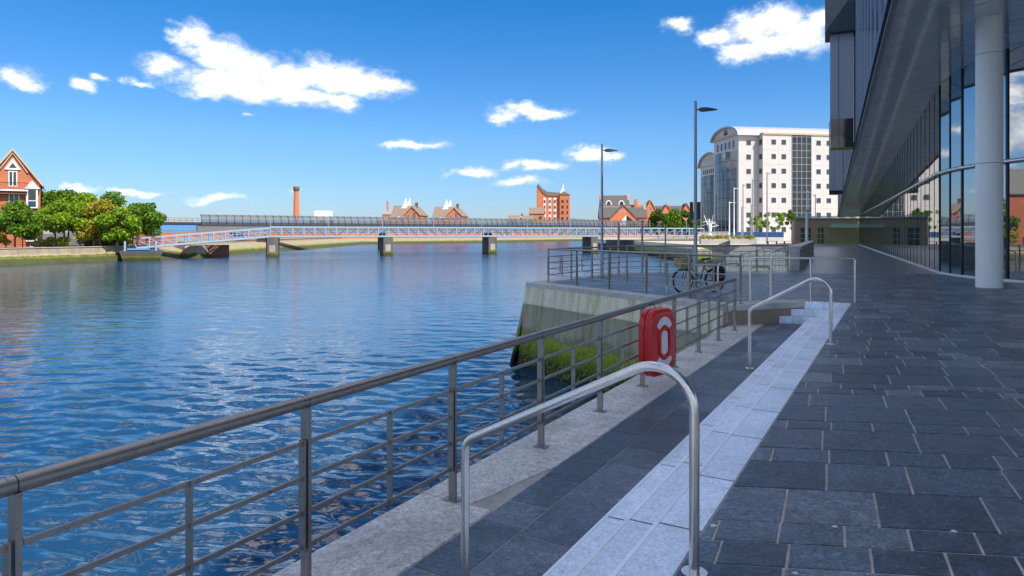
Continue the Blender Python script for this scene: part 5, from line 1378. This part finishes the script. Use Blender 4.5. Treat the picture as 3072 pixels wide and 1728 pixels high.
# ------------------------------------------------------------------ screened bridge behind
SA, SBp = Vector((-86.0, 149.6, 0)), Vector((80.0, 259.5, 0))
sb = thing('screened_bridge', (-20, 193, 2.2), 'long bridge with a curved dark mesh screen and blue girder behind the footbridge', 'bridge')
sd_ = (SBp - SA).normalized(); sn = Vector((-sd_.y, sd_.x, 0)); LS = (SBp - SA).length
def sq(s, z, o=0.0): return SA + sd_ * s + sn * o + Vector((0, 0, z))
MB().box3(sq(0, 2.3, 0.3), sd_ * LS, sn * 6, Vector((0, 0, 1.5))).build('girder', 'blue_paint', sb)
MB().box3(sq(0, 3.805, 0.1), sd_ * LS, sn * 6.4, Vector((0, 0, 0.45))).build('deck', 'dark_steel_paint', sb)
MB().box3(sq(14, 1.75, -0.35), sd_ * (LS - 14), sn * 0.6, Vector((0, 0, 1.55))).build('parapet', 'roof_grey', sb)
MB().box3(sq(14, 3.31, -0.30), sd_ * (LS - 14), sn * 0.36, Vector((0, 0, 0.35))).build('kerb_beam', 'dark_steel_paint', sb)
prof = [(0.0, 3.3), (0.0, 4.4), (0.05, 4.9), (0.25, 5.4), (0.62, 5.78), (1.1, 6.0), (1.7, 6.08)]
nr = 100; st0 = 15.0
ribs = (LS - st0) / nr
for k in range(nr + 1):
    s_ = st0 + ribs * k
    if k == 0:
        rib0 = MB().tube([sq(s_, z, o) for o, z in prof], 0.11, 6).build('rib', 'dark_steel_paint', sb); r0 = s_
    else:
        ob = rib0.copy(); COL.objects.link(ob); ob.location = rib0.location + sd_ * (s_ - r0); 
    if k < nr:
        if k == 0:
            pan0 = MB().rings([[sq(s_ + 0.05, z, o + 0.03) for o, z in prof], [sq(s_ + ribs - 0.05, z, o + 0.03) for o, z in prof]], closed=False).build('mesh_panel', 'screen_mesh', sb, smooth=True)
        else:
            ob = pan0.copy(); COL.objects.link(ob); ob.location = pan0.location + sd_ * (ribs * k)
for (o, z, w) in ((0.0, 4.4, 0.10), (1.7, 6.08, 0.12)): MB().bar(sq(st0, z, o), sq(LS, z, o), w, w).build('screen_rail', 'blue_paint', sb)
hr_ = MB()
for k in range(12): hr_.bar(sq(0.5 + k * 1.25, 4.25, 0.2), sq(0.5 + k * 1.25, 5.2, 0.2), 0.05, 0.05, up=sd_)
for z in (4.7, 5.2): hr_.bar(sq(0, z, 0.2), sq(14.8, z, 0.2), 0.06, 0.06)
hr_.build('side_rail', 'dark_steel_paint', sb)
MB().box3(sq(6.5, 4.26, 1.5), sd_ * 7, sn * 0.3, Vector((0, 0, 0.7))).build('concrete_barrier', 'concrete', sb)
for s_ in (61.8, 96.1): MB().box3(sq(s_ - 0.6, WATER - 0.4, 1.6), sd_ * 1.2, sn * 3.5, Vector((0, 0, 2.3 - WATER + 0.4))).build('pier', 'pier_concrete', sb)
ab = thing('brick_abutment', (-87, 146, -0.55), 'orange brick abutment at the left end of the screened bridge', 'wall')
MB().prism([(-92, 144, -0.6), (-83.5, 148.0, -0.6), (-84.5, 156, -0.6), (-95, 156, -0.6)], (0, 0, 4.3)).build('wall_face', 'brick_orange', ab)
MB().prism([(-83.4, 148.2, -0.6), (-70, 141, -0.6), (-70, 142, -0.6), (-83.4, 149.3, -0.6)], (0, 0, 2.2)).build('wing_wall', 'brick_orange', ab)

# long brick wall and pale fence above the foreshore
bw = [Vector((-66.5, 127, 0)), Vector((-70, 200, 0)), Vector((-70.5, 276, 0)), Vector((-32, 316, 0)), Vector((28, 399, 0))]
lw_ = thing('river_wall', (-68, 150, -0.55), 'long orange brick wall above the mossy foreshore behind the footbridge', 'wall')
for a, b in zip(bw, bw[1:]):
    d = (b - a).normalized(); n_ = Vector((-d.y, d.x, 0)); Lw = (b - a).length; m_ = max(2, int(Lw / 11))
    for k in range(m_):
        MB().box3(a + d * (Lw * k / m_ + 0.03) + Vector((0, 0, -0.6)), d * (Lw / m_ - 0.06), n_ * 0.4, Vector((0, 0, 2.35 + 0.12 * (k % 3)))).build('wall_panel', 'brick_orange', lw_)
pf = thing('palisade_fence', (-62.5, 130, -0.5), 'pale timber palisade fence on the bank before the brick wall', 'fence')
pale = MB().box3((-0.06, -0.16, 0), (0.12, 0, 0), (0, 0.32, 0), (0, 0, 1.45)); pal0 = None
fpth = [Vector((-62.3, 124, 0)), Vector((-66.6, 250, 0))]
for k in range(110):
    p = fpth[0] + (fpth[1] - fpth[0]) * ((k / 109) ** 1.35)
    if pal0 is None: pal0 = pale.build('pale', 'fence_pale', pf, origin=(0, 0, 0)); ob = pal0
    else: ob = pal0.copy(); COL.objects.link(ob)
    ob.location = p + Vector((0, 0, -0.55)); ob.scale = (1, 1 + k / 60, 1)
MB().bar(fpth[0] + Vector((0.12, 0, 0.1)), fpth[1] + Vector((0.12, 0, 0.1)), 0.1, 0.14).build('fence_rail', 'fence_pale', pf)
# riverside walk and boundary along the far bend: low terrace walls
for i, (x_, y_, w_, h_, mt, lab) in enumerate(((-30, 322, 14, 2.6, 'brick_orange', 'low orange brick boathouse by the far bend of the river'), (-12, 345, 16, 2.4, 'stone_buff', 'low buff boathouse by the far bend of the river'),
                                               (6, 372, 15, 2.7, 'white_clad', 'low white boathouse by the far bend of the river'))):
    F = Frame((x_, y_, -0.55), R(48)); t = thing('boathouse', F.p(w_ / 2, 3, 0), lab, 'boathouse')
    F.box(0, w_, 0, 6, -0.1, h_).build('wall', mt, t); F.box(-0.3, w_ + 0.3, -0.3, 6.3, h_ + 0.005, h_ + 0.3).build('roof', 'roof_brown', t)
    for k in range(4): F.box(1.2 + k * w_ / 4, 3.2 + k * w_ / 4, -0.06, -0.005, 0.2, h_ - 0.5).build('door', 'pane_dark', t)

# ------------------------------------------------------------------ left bank wall, railing, plants
lq = thing('quay_wall', (-68, 96, WATER - 0.4), 'old buff stone river wall with a mossy foot along the left bank', 'wall')
lp = [Vector((-92, 55, 0)), Vector((-71, 88, 0)), Vector((-66.6, 97.5, 0)), Vector((-62.5, 106.4, 0)), Vector((-61.5, 110, 0))]
for a, b in zip(lp, lp[1:]):
    d = (b - a).normalized(); n_ = Vector((d.y, -d.x, 0))
    m_ = max(1, int((b - a).length / 2.4))
    for k in range(m_):
        p, q = a + (b - a) * (k / m_) + d * 0.01, a + (b - a) * ((k + 1) / m_) - d * 0.01
        z1 = -0.48 + 0.0
        MB().prism([p + n_ * 0.02 + Vector((0, 0, z1)), q + n_ * 0.02 + Vector((0, 0, z1)), q + n_ * 0.55 + Vector((0, 0, -1.75)), q + n_ * 1.9 + Vector((0, 0, -3.1)), p + n_ * 1.9 + Vector((0, 0, -3.1)), p + n_ * 0.55 + Vector((0, 0, -1.75))][:2] + [q + n_ * 0.35 + Vector((0, 0, -1.72)), p + n_ * 0.35 + Vector((0, 0, -1.72))], -n_ * 0.6).build('stone_panel', 'bank_stone', lq)
    MB().prism([a + n_ * 0.3 + Vector((0, 0, -1.70)), b + n_ * 0.3 + Vector((0, 0, -1.70)), b + n_ * 1.7 + Vector((0, 0, -3.1)), a + n_ * 1.7 + Vector((0, 0, -3.1))], -n_ * 0.4).build('foot_slope', 'bank_moss', lq)
    MB().box3(a - n_ * 0.75 + Vector((0, 0, -0.475)), b - a, n_ * 0.9, Vector((0, 0, 0.10))).build('coping', 'path_pale', lq)
lr = thing('river_railing', (-68, 95, -0.4), 'black iron railing with round posts along the left bank wall', 'railing')
for a, b in zip(lp[1:], lp[2:]):
    n_k = max(2, int((b - a).length / 1.9))
    for k in range(n_k):
        p = a + (b - a) * (k / n_k) + Vector((-0.5, 0.1, -0.4))
        q = a + (b - a) * ((k + 1) / n_k) + Vector((-0.5, 0.1, -0.4))
        MB().tube([p, p + Vector((0, 0, 1.25)), p + Vector((0, 0, 1.35))], [0.085, 0.07, 0.11], 8).build('post', 'rail_black', lr, smooth=True)
        for z in (0.45, 0.8, 1.12): MB().tube([p + Vector((0, 0, z)), q + Vector((0, 0, z))], 0.028, 6).build('bar', 'rail_black', lr)

def leaf_mesh(centres, radii, n, size, seed, squash=0.8):
    g = np.random.default_rng(seed); C = np.array(centres); Rr = np.array(radii)
    w = Rr ** 2; idx = g.choice(len(C), n, p=w / w.sum())
    d = g.normal(size=(n, 3)); d /= np.linalg.norm(d, axis=1)[:, None]
    r = Rr[idx] * (0.55 + 0.5 * g.random(n) ** 0.6) 
    P = C[idx] + d * r[:, None] * np.array([1, 1, squash])
    a = g.normal(size=(n, 3)) + d * 0.3; a /= np.linalg.norm(a, axis=1)[:, None]
    nrm = d * 0.8 + g.normal(size=(n, 3)) * 0.6 + np.array([0, 0, 0.4])
    b = np.cross(nrm, a); b /= np.linalg.norm(b, axis=1)[:, None] + 1e-9
    sz = size * (0.6 + 0.8 * g.random(n))[:, None]
    a *= sz; b *= sz * 0.55
    vs = np.stack([P - a, P - b, P + a, P + b], axis=1).reshape(-1, 3)
    return vs
def foliage(name, mat, vs, parent, label=None, cat=None, kind=None, group=None):
    o = np.array([(vs[:, 0].min() + vs[:, 0].max()) / 2, (vs[:, 1].min() + vs[:, 1].max()) / 2, vs[:, 2].min()])
    me = bpy.data.meshes.new(name); n = len(vs) // 4
    me.vertices.add(len(vs)); me.vertices.foreach_set('co', (vs - o).ravel())
    me.loops.add(n * 4); me.loops.foreach_set('vertex_index', np.arange(n * 4))
    me.polygons.add(n); me.polygons.foreach_set('loop_start', np.arange(n) * 4)
    try: me.polygons.foreach_set('loop_total', np.full(n, 4))
    except Exception: pass
    me.update(calc_edges=True); me.validate()
    me.materials.append(MATS[mat]); return place(name, me, Vector(o), parent, label, cat, group, kind)
def tree(base, H, W, label, mat='leaf_lime', n=3800, size=0.26, seed=1, trunk=0.3, group=None, clear=0.28, name='broadleaf_tree', clumps=26, depth=None):
    base = Vector(base); t = thing(name, base, label, 'tree', group)
    g = np.random.default_rng(seed); cs = []; rs = []
    depth = depth or W
    for k in range(clumps):
        a = g.uniform(0, 2 * math.pi); h = g.uniform(0, 1); rad = math.sqrt(g.uniform(0, 1)) * (math.sin(math.pi * min(1, 0.18 + 0.80 * h)) ** 0.7)
        cs.append((base.x + math.cos(a) * rad * W * 0.42, base.y + math.sin(a) * rad * depth * 0.42, base.z + H * (clear + 0.06) + h * H * (0.92 - clear - 0.06)))
        rs.append(W * g.uniform(0.10, 0.19))
    vs = leaf_mesh(cs, rs, n, size, seed)
    foliage('crown', mat, vs, t)
    tr = MB().tube([base + Vector((0, 0, -0.1)), base + Vector((0.05, 0, H * clear)), base + Vector((0.1, 0.05, H * 0.55)), base + Vector((0, 0, H * 0.8))], [trunk * 0.55, trunk * 0.42, trunk * 0.28, trunk * 0.08], 8)
    for k in range(6):
        c = Vector(cs[k * 3 % len(cs)]); a0 = base + Vector((0, 0, H * (clear + 0.05 * (k % 4))))
        tr.tube([a0, a0 * 0.55 + c * 0.45 + Vector((0, 0, 0.2)), c], [trunk * 0.22, trunk * 0.14, 0.03], 6)
    tr.build('trunk', 'bark', t, smooth=True)
    return t
def T(px, py_top, Z, wpx, label, gz=-0.55, **k):
    p = at(px, 700, Z); topz = EYE + (HOR - py_top) / FPX * Z
    tree((p.x, Z, gz), topz - gz, wpx / FPX * Z * (1.45 if gz < -0.5 else 1.15), label, **k)
foliage('weed', 'leaf_weed', foliage_later, plat, kind='stuff')
T(44, 612, 97.5, 118, 'round bright green tree in front of the brick house', seed=11, mat='leaf_mid', n=5200, size=0.24, clear=0.30)
gl = 'trees beside the brick house'
T(165, 578, 112, 110, 'yellow green tree touching the corner of the brick house', seed=12, group=gl, mat='leaf_mid', n=4200)
T(205, 572, 116, 90, 'tall dark topped tree second from the brick house', seed=13, group=gl, mat='leaf_dark', n=3800)
T(192, 600, 104, 100, 'pale trunked lime green tree on the bank near the brick house', seed=14, group=gl, mat='leaf_lime', n=4200, clear=0.36)
T(258, 585, 113, 110, 'lime green tree in the middle of the bank grove', seed=15, group=gl, mat='leaf_lime', n=4200)
T(300, 600, 106, 105, 'golden tinged tree in the middle of the bank grove', seed=16, group=gl, mat='leaf_gold', n=3000, clear=0.2)
T(345, 575, 115, 110, 'tall green tree with a pointed crown in the bank grove', seed=17, group=gl, mat='leaf_mid', n=4200)
T(352, 625, 105.5, 100, 'low lime green tree in front of the pointed tree', seed=18, group=gl, mat='leaf_lime', n=3600, clear=0.22)
T(412, 612, 110, 105, 'dense green tree next to the footbridge ramp', seed=19, group=gl, mat='leaf_mid', n=4600, clear=0.25)
T(440, 604, 117, 80, 'dark upright tree behind the footbridge ramp', seed=20, group=gl, mat='leaf_dark', n=3400)
def hedge(x0, x1, y, h, dep, mat, label, seed, n=2600):
    g = np.random.default_rng(seed); cs = [(g.uniform(x0, x1), y + g.uniform(-dep / 2, dep / 2), -0.55 + g.uniform(0.3, h - 0.25)) for _ in range(int(22))]
    foliage('hedge', mat, leaf_mesh(cs, [0.55] * len(cs), n, 0.16, seed), None, label, 'hedge')
hedge(-80, -74.5, 99, 2.2, 2, 'leaf_hedge', 'bright yellow green hedge under the round tree', 31)
hedge(-73.5, -69.5, 104, 1.5, 1.2, 'leaf_hedge', 'clipped lime hedge at the foot of the brick house', 32)
hedge(-67.5, -62.5, 108.5, 1.8, 1.4, 'leaf_hedge', 'clipped lime hedge behind the railing near the ramp', 33, 3200)
hedge(-71, -66, 109, 2.6, 2.0, 'leaf_dark', 'dark shrubs in the shade under the bank grove', 34, 3200)

# right side: trees before the brick apartments and the young trees by the office
gr = 'trees before the brick apartments'
for i, (px_, pt_, lab) in enumerate(((1975, 628, 'green tree before the brick apartments, furthest from the tall street lamp'), (2020, 626, 'green tree before the brick apartments, second from the tall street lamp'),
                                     (2060, 632, 'green tree before the brick apartments, next to the tall street lamp'), (2095, 622, 'green tree before the glass office wing by the tall street lamp'))):
    T(px_, pt_, 232 + i * 3, 66, lab, gz=-0.1, seed=41 + i, group=gr, mat='leaf_mid' if i % 2 else 'leaf_dark', n=3000, size=0.42, trunk=0.4, clear=0.15)
gy = 'young trees before the white office block'
for i, (px_, pt_, lab) in enumerate(((2268, 636, 'young sparse tree before the office block, furthest from the dark stair strip'), (2306, 632, 'young sparse tree before the office block, between two others'),
                                     (2336, 634, 'young sparse tree before the office block, beside the dark stair strip'))):
    T(px_, pt_, 138, 40, lab, gz=-0.06, seed=51 + i, group=gy, mat='leaf_lime', n=520, size=0.22, trunk=0.14, clear=0.35, clumps=14, name='young_tree')
T(2374, 625, 128, 32, 'slim dense dark green tree before the stair strip of the office block', gz=-0.06, seed=55, mat='leaf_mid', n=1600, size=0.2, trunk=0.14, clear=0.35, name='young_tree')

# ------------------------------------------------------------------ street furniture beyond the dock
gs_ = 'far street lamps before the office block'
far_lamps = [(2301, 517, 112, (1, -.2, 0), 'tall thin grey lamp beside the middle young tree'), (2257, 537, 118, (1, 0, 0), 'dark lamp with a flat arm before the recessed office windows'), (2229, 552, 122, (0.3, -1, 0), 'plain thin mast before the corner of the office block'),
             (2225, 620, 125, (1, 0, 0), 'short dark lamp at the corner of the office block'), (2202, 562, 128, (1, 0, 0), 'pale lamp before the bowed glass of the office block'), (2188, 604, 126, (1, 0, 0), 'short pale lamp at the left end of the blue hoarding'),
             (2253, 612, 120, (1, 0, 0), 'short dark lamp with a box head before the young trees'), (2424, 570, 116, (-1, 0, 0), 'dark lamp rising behind the low brown building'), (2446, 583, 116, (-1, -0.3, 0), 'dark lamp with a bent head behind the roof of the low brown building')]
for (px_, pt_, Z, arm, lab) in far_lamps:
    p = at(px_, 700, Z); p.z = -0.06; H_ = EYE + (HOR - pt_) / FPX * Z + 0.06
    pale_ = 'pale' in lab
    lamp_post(p, H_, arm, lab, gs_, rb=0.13, rt=0.07, mat='white_paint' if pale_ else 'steel_lamp', collar=False, head=1.3)
# blue and white hoarding
hd0, hd1 = at(2182, 700, 140), at(2352, 700, 134); hd0.z = hd1.z = -0.06
ho = thing('hoarding', hd0, 'blue and white site hoarding running before the white office block', 'hoarding')
for k in range(9):
    a = hd0 + (hd1 - hd0) * (k / 9); b = hd0 + (hd1 - hd0) * ((k + 1) / 9) - (hd1 - hd0).normalized() * 0.05
    MB().box3(a, b - a, Vector((0, 0.12, 0)), Vector((0, 0, 0.9))).build('lower_board', 'white_paint', ho); MB().box3(a + Vector((0, -0.005, 0.905)), b - a, Vector((0, 0.12, 0)), Vector((0, 0, 1.05))).build('upper_board', 'blue_deep', ho)
# white railings on the landing of the footbridge
wr = thing('white_railing', at(2095, 700, 146) - Vector((0, 0, EYE)), 'white painted railing on the landing of the footbridge', 'railing')
wa, wb_ = at(2095, 700, 146), at(2185, 700, 136)
for k in range(26):
    p = wa + (wb_ - wa) * (k / 25); MB().box3(Vector((p.x - 0.04, p.y, -0.08)), (0.08, 0, 0), (0, 0.08, 0), (0, 0, 2.0)).build('baluster', 'white_paint', wr)
for z in (0.15, 1.0, 1.95): MB().bar(Vector((wa.x, wa.y - 0.02, z)), Vector((wb_.x, wb_.y - 0.02, z)), 0.07, 0.1).build('rail', 'white_paint', wr)
pl_ = thing('planter', (33, 108, -0.06), 'long concrete planter box with straw coloured plants at the edge of the far quay', 'planter')
MB().box(30.5, 39.5, 107.5, 108.6, -0.1, 0.75).build('box', 'concrete', pl_)
g = np.random.default_rng(9)
foliage('plants', 'leaf_gold', leaf_mesh([(g.uniform(30.8, 39.2), 108 + g.uniform(-.3, .3), 1.0) for _ in range(20)], [0.42] * 20, 1200, 0.14, 77), pl_)
for k, (x_, lab) in enumerate(((40.6, 'slatted grey bench beside the planter on the far quay'), (43.2, 'slatted grey bench near the low brown building on the far quay'))):
    t = thing('bench', (x_, 104, -0.06), lab, 'bench')
    for j in range(4): MB().box(x_ - 0.9, x_ + 0.9, 103.8 + j * 0.12, 103.9 + j * 0.12, 0.38, 0.43).build('slat', 'fence_pale', t)
    for s_ in (-0.7, 0.65): MB().box(x_ + s_, x_ + s_ + 0.06, 103.8, 104.26, -0.065, 0.375).build('leg', 'dark_steel_paint', t)
sc_ = thing('sculpture', at(2130, 700, 150) * 1 - Vector((0, 0, EYE)), 'white branching metal sculpture before the glass office wing', 'sculpture')
c = at(2130, 700, 150); c.z = -0.06
MB().cyl((c.x, c.y), 0.8, -0.1, 1.6, 10, 0.5).build('plinth', 'white_paint', sc_)
for k in range(9):
    a = k * 0.7; MB().tube([c + Vector((0, 0, 1.5)), c + Vector((math.cos(a) * 0.5, math.sin(a) * 0.5, 3.2 + (k % 3) * 0.6)), c + Vector((math.cos(a) * 1.9, math.sin(a) * 1.5, 3.4 + (k % 4) * 0.8))], [0.14, 0.12, 0.05], 6).build('branch', 'white_paint', sc_)
# slim glazed post by the lawn
wp = at(2421, 700, 60); t = thing('marker_post', (wp.x, wp.y, 0), 'white tubular marker post at the far end of the stone parapet', 'post')
MB().tube([(wp.x, wp.y, -0.01), (wp.x, wp.y, 3.6)], 0.12, 12).build('shaft', 'white_paint', t, smooth=True)
MB().tube([(wp.x, wp.y, 3.605), (wp.x, wp.y, 3.75)], 0.15, 12).build('cap', 'steel_lamp', t, smooth=True)
